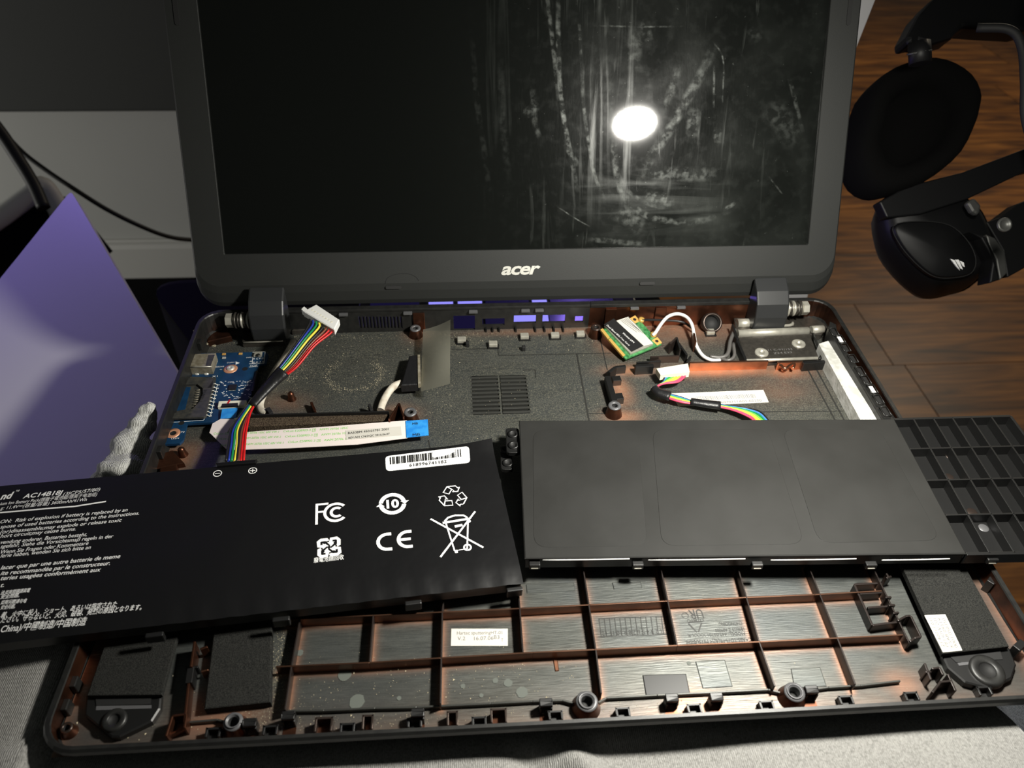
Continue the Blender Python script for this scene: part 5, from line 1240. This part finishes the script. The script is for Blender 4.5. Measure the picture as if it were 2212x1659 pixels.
for pts in ([(372, 830), (366, 890)], [(470, 830), (455, 898)], [(365, 913), (440, 908)], [(440, 908), (443, 902)], [(470, 780), (460, 806)], [(547, 761), (545, 785)], [(573, 760), (570, 785)], [(545, 785), (570, 785)], [(545, 761), (573, 760)], [(538, 786), (557, 785)], [(538, 793), (557, 792)], [(362, 925), (353, 955)]):
    line_strip(mb, [PB(x, y_) for x, y_ in pts], 0.3, FN(), 0.07)
flat_poly(mb, [PB(509, 788), PB(518, 784), PB(509, 781)], FN(), 0.07)
mb.build('silkscreen', 'white_print', brd)
for x, y_, r in ((498, 797, 3.9), (374, 936, 3.6)):
    c = PB(x, y_); MB().lathe(c, [(r, 0.02), (r, 0.12), (r*0.45, 0.12), (r*0.42, 0.02), (0, 0.03)], 28, (0, SLOPE, 1), mis=[0, 0, 1, 1]).build('copper_ring', ['copper_pad', 'rubber'], brd)
c = PB(498, 796, 0.1); MB().lathe(c, [(2.2, 0), (2.2, 0.5), (1.6, 0.9), (0.7, 0.9), (0.5, 0.4), (0, 0.4)], 18).build('screw', 'solder', pcb)
for x, y_, r in ((529, 797, 1.6), (392, 914, 1.5)):
    c = PB(x, y_); MB().lathe(c, [(r, 0.06), (0, 0.06)], 16).build('hole', 'rubber', brd)
c = PB(503, 838); MB().box((c.x-2.0, c.y-2.0, c.z), (c.x+2.0, c.y+2.0, c.z+0.9)).build('chip', 'chip', pcb, bevel=0.15)
mb = MB()
for k in range(5):
    for sg in (-1, 1): mb.box((c.x-1.6+k*0.75, c.y+sg*2.3-0.25, c.z+0.03), (c.x-1.3+k*0.75, c.y+sg*2.3+0.25, c.z+0.3))
mb.build('chip_leads', 'solder', pcb)
# USB socket
u = [PB(406, 793, 5.5), PB(456, 792, 5.5), PB(466, 762, 5.5), PB(413, 764, 5.5)]
mb = MB().prism(u, (0, 0, -5.5), bevel=0.5); us = mb.build('usb_socket', 'steel_dusty', pcb); us['label'] = 'dusty steel USB socket'
mb = MB().prism([PB(444, 790, 5.55), PB(455, 790, 5.55), PB(464, 766, 5.55), PB(450, 767, 5.55)], (0, 0, -0.2)); mb.build('socket_tape', 'slot_black', us)
for x in (426, 446): 
    a = PB(x, 805, 0.4); MB().lathe(a, [(1.7, -0.3), (1.3, 0.5), (0, 0.7)], 12).build('solder_tab', 'solder', us)
MB().tube([PB(408, 793, 5.6), PB(457, 792, 5.6)], 0.35, seg=6, sub=1).build('socket_edge', 'steel', us)
# card slot: black U-shaped frame over a dark tray, pins to its right
mb = MB()
fr = [(392, 813), (466, 815), (462, 840), (446, 898), (442, 901), (372, 903), (366, 896)]
inn = [(383, 832), (425, 829), (436, 838), (437, 850), (428, 868), (415, 882), (396, 888), (374, 890)]
mb.prism([PB(x, y_, 1.2) for x, y_ in fr][::-1], (0, 0, -1.1)); sl = mb.build('card_slot', 'slot_black', pcb); sl['label'] = 'black memory card slot'
mb = MB().prism([PB(x, y_, 2.6) for x, y_ in ((386, 816), (463, 817), (459, 838), (437, 838), (425, 829), (388, 830))][::-1], (0, 0, -1.4)); mb.build('slot_frame', 'slot_black', sl, bevel=0.2)
mb = MB().prism([PB(x, y_, 2.6) for x, y_ in ((463, 817), (444, 898), (440, 901), (372, 903), (374, 892), (400, 888), (416, 882), (430, 868), (438, 850), (437, 836))][::-1], (0, 0, -1.4)); mb.build('slot_frame', 'slot_black', sl, bevel=0.2)
mb = MB().prism([PB(x, y_, 1.4) for x, y_ in ((390, 836), (412, 836), (400, 884), (378, 888))][::-1], (0, 0, -0.15)); mb.build('slot_window', 'pcb_blue', sl)
mb = MB(); put_text(mb, '110618', PB(437, 867, 2.65), PB(447, 842, 2.65), FN(), 2.4, lift=0.05); mb.build('slot_print', 'rubber', sl)
for k in range(10):
    f = k/9; a = PB(461-18*f, 829+68*f, 1.6); b_ = PB(474-17*f, 831+67*f, 0.2)
    MB().tube([a, a.lerp(b_, 0.35)+Vector((0, 0, 0.25)), a.lerp(b_, 0.65)-Vector((0, 0, 0.5)), b_], 0.28, seg=6, sub=3).build('pin', 'solder', sl)
for k in range(8):
    f = k/7; a = PB(432-6*f, 842+36*f, 1.5); b_ = PB(424-8*f, 843+36*f, 1.8); MB().tube([a, b_], 0.22, seg=5, sub=1).build('contact', 'steel_dusty', sl)
MB().tube([PB(386, 830, 1.5), PB(362, 892, 1.5)], 0.35, seg=6, sub=1).build('slot_rail', 'solder', sl)
# ribbon socket
mb = MB().prism([PB(470, 878, 2.2), PB(527, 875, 2.2), PB(532, 864, 2.2), PB(472, 866, 2.2)], (0, 0, -2.2), bevel=0.3); rs = mb.build('ribbon_socket', 'ivory_plastic', pcb)
mb = MB().prism([PB(478, 878, 2.3), PB(514, 876, 2.3), PB(514, 870, 2.3), PB(480, 872, 2.3)], (0, 0, -0.8)); mb.build('socket_latch', 'chip', rs)
mb = MB(); flat_poly(mb, [PB(490, 872, 2.2), PB(494, 872, 2.2), PB(499, 863.5, 2.2), PB(495, 863.5, 2.2)], FN(), 0.12); mb.build('red_mark', 'wire_red', rs)
for x, y_ in ((484, 766), (484, 774), (520, 765)): a = PB(x, y_, 0.1); MB().box((a.x-1, a.y-0.7, a.z), (a.x+1, a.y+0.7, a.z+0.6)).build('component', 'gold_pad' if y_ < 770 else 'solder', pcb, bevel=0.1)
a = PB(558, 768, 0); MB().box((a.x-2.2, a.y-2, a.z), (a.x+2.2, a.y+2, a.z+1.5)).build('push_switch', 'steel', pcb, bevel=0.3)
a = PB(558, 768, 1.5); MB().lathe(a, [(1.2, 0), (1.1, 0.6), (0, 0.6)], 14).build('push_button', 'chip', pcb)

# ================================================================ FLAT RIBBON CABLE
rc = F(600, 930, 0); rib = thing('ribbon_cable', 'flat pinkish white ribbon cable with blue ends lying across the base', 'cable', (rc.x, rc.y, zf(rc.y)))
def RC(x, y_, h=5.2): return F(x, y_, h)
up = [(476, 905), (507, 905), (489, 936), (452, 936), (459, 915)]
mb = MB().prism([RC(x, y_, 5.0) for x, y_ in up][::-1], (0, 0, -0.3)); mb.build('tail', 'ribbon', rib)
mb = MB().prism([RC(476, 904, 5.3), RC(509, 902, 5.4), RC(514, 881, 6.0), RC(480, 883, 6.0)], (0, 0, -0.35)); mb.build('blue_end', 'ribbon_blue', rib)
body = [(452, 934), (491, 972), (620, 968), (770, 960), (880, 946), (879, 908), (700, 922), (560, 931), (500, 936)]
mb = MB().prism([RC(x, y_, 5.6) for x, y_ in body], (0, 0, -0.3)); bd = mb.build('band', 'ribbon', rib)
mb = MB().prism([RC(878, 945, 5.9), RC(926, 940, 5.9), RC(924, 906, 5.9), RC(876, 909, 5.9)], (0, 0, -0.35)); be = mb.build('blue_end', 'ribbon_blue', rib)
mb = MB(); put_text(mb, 'MB', RC(891, 918, 5.9), RC(903, 917, 5.9), FN(), 2.4, lift=0.1); put_text(mb, 'MB', RC(892, 943, 5.9), RC(908, 941, 5.9), FN(), 3.0, lift=0.1); mb.build('ribbon_print', 'black_print', be)
gp = MB(); bp_ = MB(); rows = (((461, 939), (520, 938), (612, 934), (760, 926), (870, 917)), ((467, 950), (524, 949), (616, 945), (764, 937), (872, 929)), ((476, 964), (530, 962), (622, 957), (768, 950), (874, 940)))
for r_ in rows:
    def RT(m_, t, p, q): put_text(m_, t, RC(*p, 5.6), RC(*q, 5.6), FN(), 2.2, lift=0.06)
    RT(gp, 'CviLux E208903', r_[0], (r_[0][0]+50, r_[0][1]-0.5)); RT(gp, 'AWM 20706 105C 60V VW-1', r_[1], (r_[1][0]+82, r_[1][1]-3.2)); RT(gp, 'CviLux E208903-3 ꓤ', r_[2], (r_[2][0]+70, r_[2][1]-3.5)); RT(gp, 'AWM 20706 105C', (r_[2][0]+78, r_[2][1]-4), (r_[2][0]+140, r_[2][1]-7.5))
gp.build('ribbon_print', 'green_print', bd)
q = [RC(748, 950, 5.75), RC(868, 940, 5.75), RC(866, 921, 5.75), RC(746, 930, 5.75)]; mb = MB().prism(q, (0, 0, -0.1)); rsx = mb.build('sticker', 'sticker', rib)
mb = MB(); put_text(mb, 'BA53BM 450.03701.2001', RC(752, 938, 5.8), RC(840, 929, 5.8), FN(), 2.3, lift=0.05); put_text(mb, 'REV:A01 CN:DQC 2016.06.07', RC(753, 948, 5.8), RC(842, 939, 5.8), FN(), 2.0, lift=0.05); mb.build('sticker_print', 'black_print', rsx)

# ================================================================ DISPLAY CABLE with taped plug and clear film
dc = F(880, 800, 0); dsp = thing('display_cable', 'taped black display plug with a clear grey film flap standing in the base', 'cable', (dc.x, dc.y, zf(dc.y)))
mb = MB().prism([F(866, 832, 8), F(905, 830, 8), F(902, 766, 8), F(884, 768, 8)], (0, 0, -5), bevel=0.6); mb.build('taped_plug', 'tape_black', dsp)
mb = MB().prism([F(903, 829, 8.6), F(909, 828, 8.6), F(907, 766, 8.6), F(902, 766, 8.6)], (0, 0, -3)); mb.build('plug_edge', 'steel_dusty', dsp)
fl = [F(909, 846, 6), F(972, 829, 20), F(973, 690, 22), F(914, 712, 7)]
mb = MB(); vv = []; nu, nv = 12, 12
for j in range(nv+1):
    for i in range(nu+1):
        u, v = i/nu, j/nv; p = (fl[0]*(1-u)+fl[1]*u)*(1-v)+(fl[3]*(1-u)+fl[2]*u)*v; vv.append(p+Vector((0, 0, 1.2*math.sin(u*3)*math.sin(v*4))))
mb.add(vv, [(j*(nu+1)+i, j*(nu+1)+i+1, (j+1)*(nu+1)+i+1, (j+1)*(nu+1)+i) for j in range(nv) for i in range(nu)], 0, True)
fo = mb.build('film_flap', 'clear_film', dsp); fo['label'] = 'see-through grey film flap'
MB().tube([F(866, 828, 4), F(850, 835, 5), F(836, 852, 4), F(826, 872, 3), F(822, 886, 2)], 2.1, seg=10, sub=5).build('cable', 'tape_white', dsp)
tw = MB().tube([F(634, 738, 3), F(618, 768, 3), F(596, 800, 3), F(576, 838, 3), F(563, 868, 2.5), F(564, 886, 2), F(578, 893, 2)], 2.0, seg=10, sub=6)
tag(tw.build('antenna_cable', 'tape_white'), 'off-white taped cable curving beside the blue circuit board', 'cable')

# ================================================================ WIRELESS CARD
wc = F(1362, 730, 0); wlan = thing('wireless_card', 'small green wireless card with black and white labels lying tilted', 'circuit board', (wc.x, wc.y, zf(wc.y)+2))
WN = Vector((0.10, -0.16, 1)).normalized(); WP = F(1362, 730, 6.5)
def WC(x, y_, h=0.0): return onplane(x, y_, WP+WN*h, WN)
mb = MB().prism([WC(1298, 713), WC(1352, 776), WC(1429, 744), WC(1374, 683)], -WN*1.0); wb = mb.build('board', 'pcb_green', wlan)
for a, b_ in (((1297, 712), (1313, 732)), ((1314, 733), (1346, 770))):
    d = Vector((6, -4)); q = [WC(*a, 0.08), WC(*b_, 0.08), WC(b_[0]+5, b_[1]-3, 0.08), WC(a[0]+5, a[1]-3, 0.08)]; mb = MB().prism(q, -WN*1.2); mb.build('gold_edge', 'gold', wlan)
mb = MB().prism([WC(1306, 703, 1.5), WC(1362, 764, 1.5), WC(1411, 744, 1.5), WC(1357, 685, 1.5)], -WN*1.4, bevel=0.2); shd = mb.build('shield', 'steel', wlan)
mb = MB().prism([WC(1304, 701, 1.62), WC(1364, 760, 1.62), WC(1390, 747, 1.62), WC(1326, 688, 1.62)], -WN*0.1); lb1 = mb.build('label', 'chip', wlan)
mb = MB().prism([WC(1331, 693, 1.62), WC(1391, 747, 1.62), WC(1411, 742, 1.62), WC(1357, 684, 1.62)], -WN*0.1); lb2 = mb.build('label', 'sticker', wlan)
mb = MB(); put_text(mb, 'Wireless LAN', WC(1344, 720, 1.65), WC(1368, 741, 1.65), WN, 1.9, 0.0, lift=0.05); put_text(mb, 'Dual Band 802.11ac Card', WC(1310, 703, 1.65), WC(1358, 747, 1.65), WN, 1.7, lift=0.05)
mb.build('label_print', 'white_print', lb1)
mb = MB(); rw = random.Random(2); c = WC(1336, 712, 1.66); ew = (WC(1346, 721, 1.66)-c).normalized(); ew2 = WN.cross(ew)
for i in range(8):
    for j in range(8):
        if rw.random() < 0.6: flat_poly(mb, [c+ew*(i*0.5-2)+ew2*(j*0.5-2), c+ew*(i*0.5-1.5)+ew2*(j*0.5-2), c+ew*(i*0.5-1.5)+ew2*(j*0.5-1.5), c+ew*(i*0.5-2)+ew2*(j*0.5-1.5)], WN, 0.02)
mb = MB()
for k in range(6):
    a = WC(1341+3.0*k, 692-1.4*k, 1.66); b_ = WC(1341+3.0*k+rw.uniform(24, 40), 692-1.4*k+rw.uniform(24, 36), 1.66); line_strip(mb, [a, b_], 0.35, WN, 0.03)
mb.build('label_print', 'grey_print', lb2)
for x, y_ in ((1371, 690), (1419, 737)):
    q = [WC(x-11, y_-2, 0.1), WC(x+1, y_+9, 0.1), WC(x+11, y_+3, 0.1), WC(x+1, y_-9, 0.1)]; mb = MB().prism(q, -WN*1.15); ear = mb.build('gold_corner', 'gold_pad', wlan)
    MB().lathe(WC(x, y_, 0.12), [(1.1, 0.03), (0, 0.03)], 16, WN).build('hole', 'rubber', ear)
for x, y_ in ((1385, 692), (1411, 724)): MB().lathe(WC(x, y_, 0.1), [(1.9, 0), (1.8, 1.4), (0.9, 1.6), (0, 1.6)], 16, WN).build('antenna_plug', 'gold', wlan)
MB().tube([WC(1410, 724, 1.2), F(1417, 717, 8.5), F(1428, 700, 10), F(1443, 684, 11), F(1463, 678, 11), F(1482, 684, 10), F(1494, 700, 9), F(1499, 722, 7), F(1504, 746, 4.5), F(1518, 768, 3), F(1538, 778, 3), F(1556, 778, 3)], 1.05, seg=9, sub=6).build('antenna_wire', 'wire_white', wlan)
MB().tube([WC(1386, 692, 1.2), F(1405, 691, 8), F(1440, 692, 6), F(1475, 696, 5), F(1500, 712, 4)], 0.8, seg=8, sub=5).build('antenna_wire', 'wire_black', wlan)
MB().tube([F(1533, 770, 3), F(1556, 772, 3), F(1572, 764, 4), F(1578, 735, 5), F(1588, 712, 5)], 1.2, seg=8, sub=5).build('antenna_wire', 'wire_grey', wlan)
MB().tube([F(1556, 774, 2.5), F(1574, 778, 3), F(1586, 768, 4), F(1584, 742, 5)], 1.0, seg=8, sub=5).build('antenna_wire', 'wire_grey', wlan)

# ================================================================ LINT, DUST AND STAINS
rd = random.Random(21)
def lint(px, py, r, n, hh):
    c = F(px, py, 0); mb = MB()
    bm = bmesh.new(); bmesh.ops.create_icosphere(bm, subdivisions=3, radius=1.0)
    for v in bm.verts:
        k = 1+0.28*math.sin(v.co.x*7+px)+0.22*math.sin(v.co.y*9+py)+rd.uniform(-0.12, 0.12); mb.v.append(c+Vector((v.co.x*r*k, v.co.y*r*0.8*k, max(-0.2, v.co.z*hh*k))))
    for f in bm.faces: mb.f.append([v.index for v in f.verts]); mb.mi.append(0); mb.sm.append(True)
    bm.free(); return mb
for x, y_, r, l in ((447, 742, 5.5, 'grey lint clump beside the left hinge'), (434, 722, 3.5, 'small lint clump in the left back corner')):
    tag(lint(x, y_, r, 0, 3.0).build('lint_clump', 'lint'), l, 'lint')
mb = MB()
def speck(x, y_, z, s_):
    a = rd.uniform(0, 6.28); p = [Vector((x+s_*math.cos(a+k*2.1)*rd.uniform(0.5, 1), y_+s_*math.sin(a+k*2.1)*rd.uniform(0.5, 1), z+0.08)) for k in range(3)]
    mb.add(p+[Vector((x, y_, z+0.08+s_*0.5))], [(0, 1, 3), (1, 2, 3), (2, 0, 3)])
def cloud(px, py, rx, ry, n, smin=0.10, smax=0.32):
    c = F(px, py, 0)
    for _ in range(n):
        x, y_ = c.x+rd.gauss(0, rx), c.y+rd.gauss(0, ry)
        if abs(x) < 186 and 4 < y_ < 250: speck(x, y_, zf(y_), rd.uniform(smin, smax)*(2 if rd.random() < 0.05 else 1))
cloud(620, 795, 9, 12, 420); cloud(760, 790, 30, 18, 300); cloud(1000, 720, 22, 6, 260); cloud(760, 722, 30, 4, 260); cloud(440, 730, 14, 9, 260); cloud(960, 880, 18, 14, 160); cloud(1100, 850, 40, 22, 160); cloud(1200, 735, 30, 6, 90)
cloud(604, 1430, 2.0, 16, 260); cloud(560, 1535, 14, 5, 220); cloud(720, 1480, 22, 7, 60, 0.12, 0.4); cloud(900, 1480, 26, 7, 60, 0.12, 0.4); cloud(1080, 1470, 22, 8, 90, 0.12, 0.42); cloud(800, 1440, 40, 1.2, 60); cloud(1050, 1425, 30, 1.2, 60); cloud(850, 1560, 60, 3, 260); cloud(1200, 1540, 40, 3, 120); cloud(1500, 1450, 60, 18, 60, 0.08, 0.25)
for k in range(520):                                       # dust ring left by a fan
    a = rd.uniform(2.2, 7.2); c = F(765, 808, 0); r = rd.gauss(14.5, 1.3); x, y_ = c.x+r*math.cos(a)*1.05, c.y+r*math.sin(a); speck(x, y_, zf(y_), rd.uniform(0.1, 0.34))
o = mb.build('dust', 'dust', fixn=False); tag(o, 'pale dust specks scattered over the inside of the base', 'dust', kind='stuff')
for x, y_, r in ((745, 1457, 2.6), (772, 1516, 3.0), (862, 1508, 0.9), (1098, 1475, 1.7), (1128, 1495, 2.3), (1000, 1482, 1.0), (1070, 1470, 1.2), (648, 1410, 1.4), (1000, 1430, 1.4), (1488, 1432, 0.9), (1040, 1502, 0.9)):
    c = F(x, y_, 0.15); mb = MB(); pts = []
    for k in range(14):
        a = 2*math.pi*k/14; rr = r*rd.uniform(0.85, 1.1); pts.append(c+Vector((math.cos(a)*rr, math.sin(a)*rr, -SLOPE*math.sin(a)*rr)))
    flat_poly(mb, pts, FN(), 0.02); mb.build('dried_spot', 'stain', tray)

# ================================================================ HEADSET hanging at the right
hs = thing('headset', 'black over-ear headset with a violet-lit edge over the wooden floor', 'headset', far(2060, 620, 600))
RIGHT = CAM_R @ Vector((1, 0, 0)); UPV = CAM_R @ Vector((0, 1, 0)); BACKV = CAM_R @ Vector((0, 0, 1))
def smoothloop(px, dist, n=40):
    P = [far(x, y_, dist/ray(x, y_).dot(-BACKV)) for x, y_ in px]; m = len(P); out = []
    Q = P + P[:3]
    for k in range(n):
        t = k/n*m; i = int(t); f = t-i; a, b_, c, d = P[(i-1) % m], P[i % m], P[(i+1) % m], P[(i+2) % m]
        out.append(0.5*((2*b_)+(c-a)*f+(2*a-5*b_+4*c-d)*f*f+(3*b_-a-3*c+d)*f**3))
    return out
def puff(px, dist, rings, mname, name, drift=(0, 0), n=40):
    """solid from an outline: rings of (scale, depth towards the viewer)"""
    L0 = smoothloop(px, dist, n); c = sum(L0, Vector())/n; mb = MB()
    loops = [[c+(p-c)*s_+BACKV*d+RIGHT*drift[0]*d+UPV*drift[1]*d for p in L0] for s_, d in rings]
    mb.loft(loops); return mb.build(name, mname, hs)
cup1 = [(1990, 128), (2045, 135), (2092, 165), (2112, 205), (2108, 240), (2099, 272), (2068, 334), (2011, 385), (1950, 412), (1905, 419), (1868, 400), (1848, 355), (1845, 315), (1860, 262), (1880, 195), (1925, 150)]
puff(cup1, 560, [(0.90, -34), (0.97, -26), (1.0, -14), (1.0, -2), (0.97, 6), (0.90, 10), (0.80, 11), (0.66, 8), (0.58, 0), (0.52, -14), (0.0, -14)], 'headset_fabric', 'ear_cushion', (0.04, 0.0))
puff(cup1, 600, [(0.80, -22), (0.90, -16), (0.94, -4), (0.94, 4)], 'headset_black', 'ear_cup')
cup2 = [(1908, 428), (1980, 418), (2060, 424), (2110, 450), (2136, 500), (2148, 552), (2120, 596), (2075, 612), (2035, 620), (2000, 606), (1950, 560), (1912, 502)]
puff(cup2, 575, [(0.90, -34), (0.98, -26), (1.0, -14), (0.98, -2), (0.93, 5), (0.80, 9), (0.0, 10)], 'headset_black', 'ear_cup', (-0.15, 0.25))
puff(cup2, 610, [(0.92, -30), (1.0, -22), (1.02, -8), (0.98, 4)], 'headset_fabric', 'ear_cushion', (-0.15, 0.3))
disc = [(1930, 488), (1985, 478), (2050, 486), (2090, 520), (2108, 560), (2098, 590), (2060, 600), (2020, 598), (1985, 575), (1945, 530)]
puff(disc, 566, [(1.0, -4), (0.98, 1.5), (0.94, 2.5), (0.0, 3.0)], 'headset_black', 'cup_plate')
rim_l = smoothloop(disc, 562, 40); mb = MB().tube(rim_l + rim_l[:1], 0.35, seg=6, sub=1); mb.build('plate_groove', 'rubber', hs)
mb = MB()
for lp in (((2053, 559), (2062, 562), (2074, 584), (2066, 576)), ((2063, 561), (2071, 561), (2080, 582), (2075, 580)), ((2073, 563), (2082, 567), (2084, 577), (2080, 575))):
    mb.prism([far(x, y_, 561) for x, y_ in lp], -BACKV*0.8)
mb.build('emblem', 'headset_logo', hs)
# yoke, bracket and band
def slab(px, dist, t, m, name, bv=1.0):
    q = [far(x, y_, dist/ray(x, y_).dot(-BACKV)) for x, y_ in px]; mb = MB().prism(q, -BACKV*t); return mb.build(name, m, hs, bevel=bv)
slab([(1900, 436), (1960, 402), (2080, 372), (2212, 322), (2300, 290), (2300, 352), (2212, 372), (2090, 430), (1990, 462), (1916, 470)], 560, 12, 'headset_black', 'yoke')
slab([(2130, 506), (2150, 514), (2172, 545), (2176, 590), (2160, 606), (2152, 560), (2136, 530)], 556, 14, 'headset_grey', 'yoke_band')
slab([(2094, 500), (2132, 512), (2152, 560), (2160, 604), (2138, 612), (2146, 560), (2120, 515)], 552, 16, 'headset_black', 'yoke_arm')
slab([(2130, 480), (2160, 470), (2200, 440), (2300, 400), (2300, 520), (2212, 580), (2176, 600), (2166, 540)], 575, 14, 'headset_black', 'slider')
c = far(2168, 486, 553); MB().lathe(c, [(4.2, 0), (4.2, 1.5), (3.0, 1.8), (2.6, 0.4), (0, 0.4)], 20, BACKV).build('pivot_screw', 'headset_grey', hs)
slab([(2088, 438), (2106, 426), (2122, 444), (2114, 466), (2100, 458)], 545, 6, 'headset_grey', 'trim_cap', 2.0)
MB().tube([far(1986, 92, 575), far(1988, 138, 572)], 6.5, seg=16, sub=1).build('pivot', 'headset_black', hs)
MB().tube([far(1986, 111, 574), far(1986, 115, 574)], 7.0, seg=16, sub=1).build('pivot_ring', 'headset_grey', hs)
slab([(1962, 96), (1960, 78), (1985, 30), (2012, 0), (2060, -40), (2300, -40), (2300, 40), (2212, 66), (2140, 62), (2080, 58), (2058, 82), (2012, 96), (1984, 88)], 570, 22, 'headset_black', 'head_band', 3.0)
MB().tube([far(2110, 60, 585), far(2180, 64, 585), far(2207, 100, 585), far(2214, 180, 590), far(2216, 260, 590), far(2250, 370, 585)], 2.6, seg=10, sub=6).build('band_rail', 'rubber', hs)
band = [far(2250, -10, 590), far(2420, 20, 610), far(2560, 140, 640), far(2580, 300, 640), far(2480, 430, 620), far(2260, 480, 590)]
MB().tube(band, 11, seg=12, sub=6, flat=1.6).build('head_band', 'headset_black', hs)
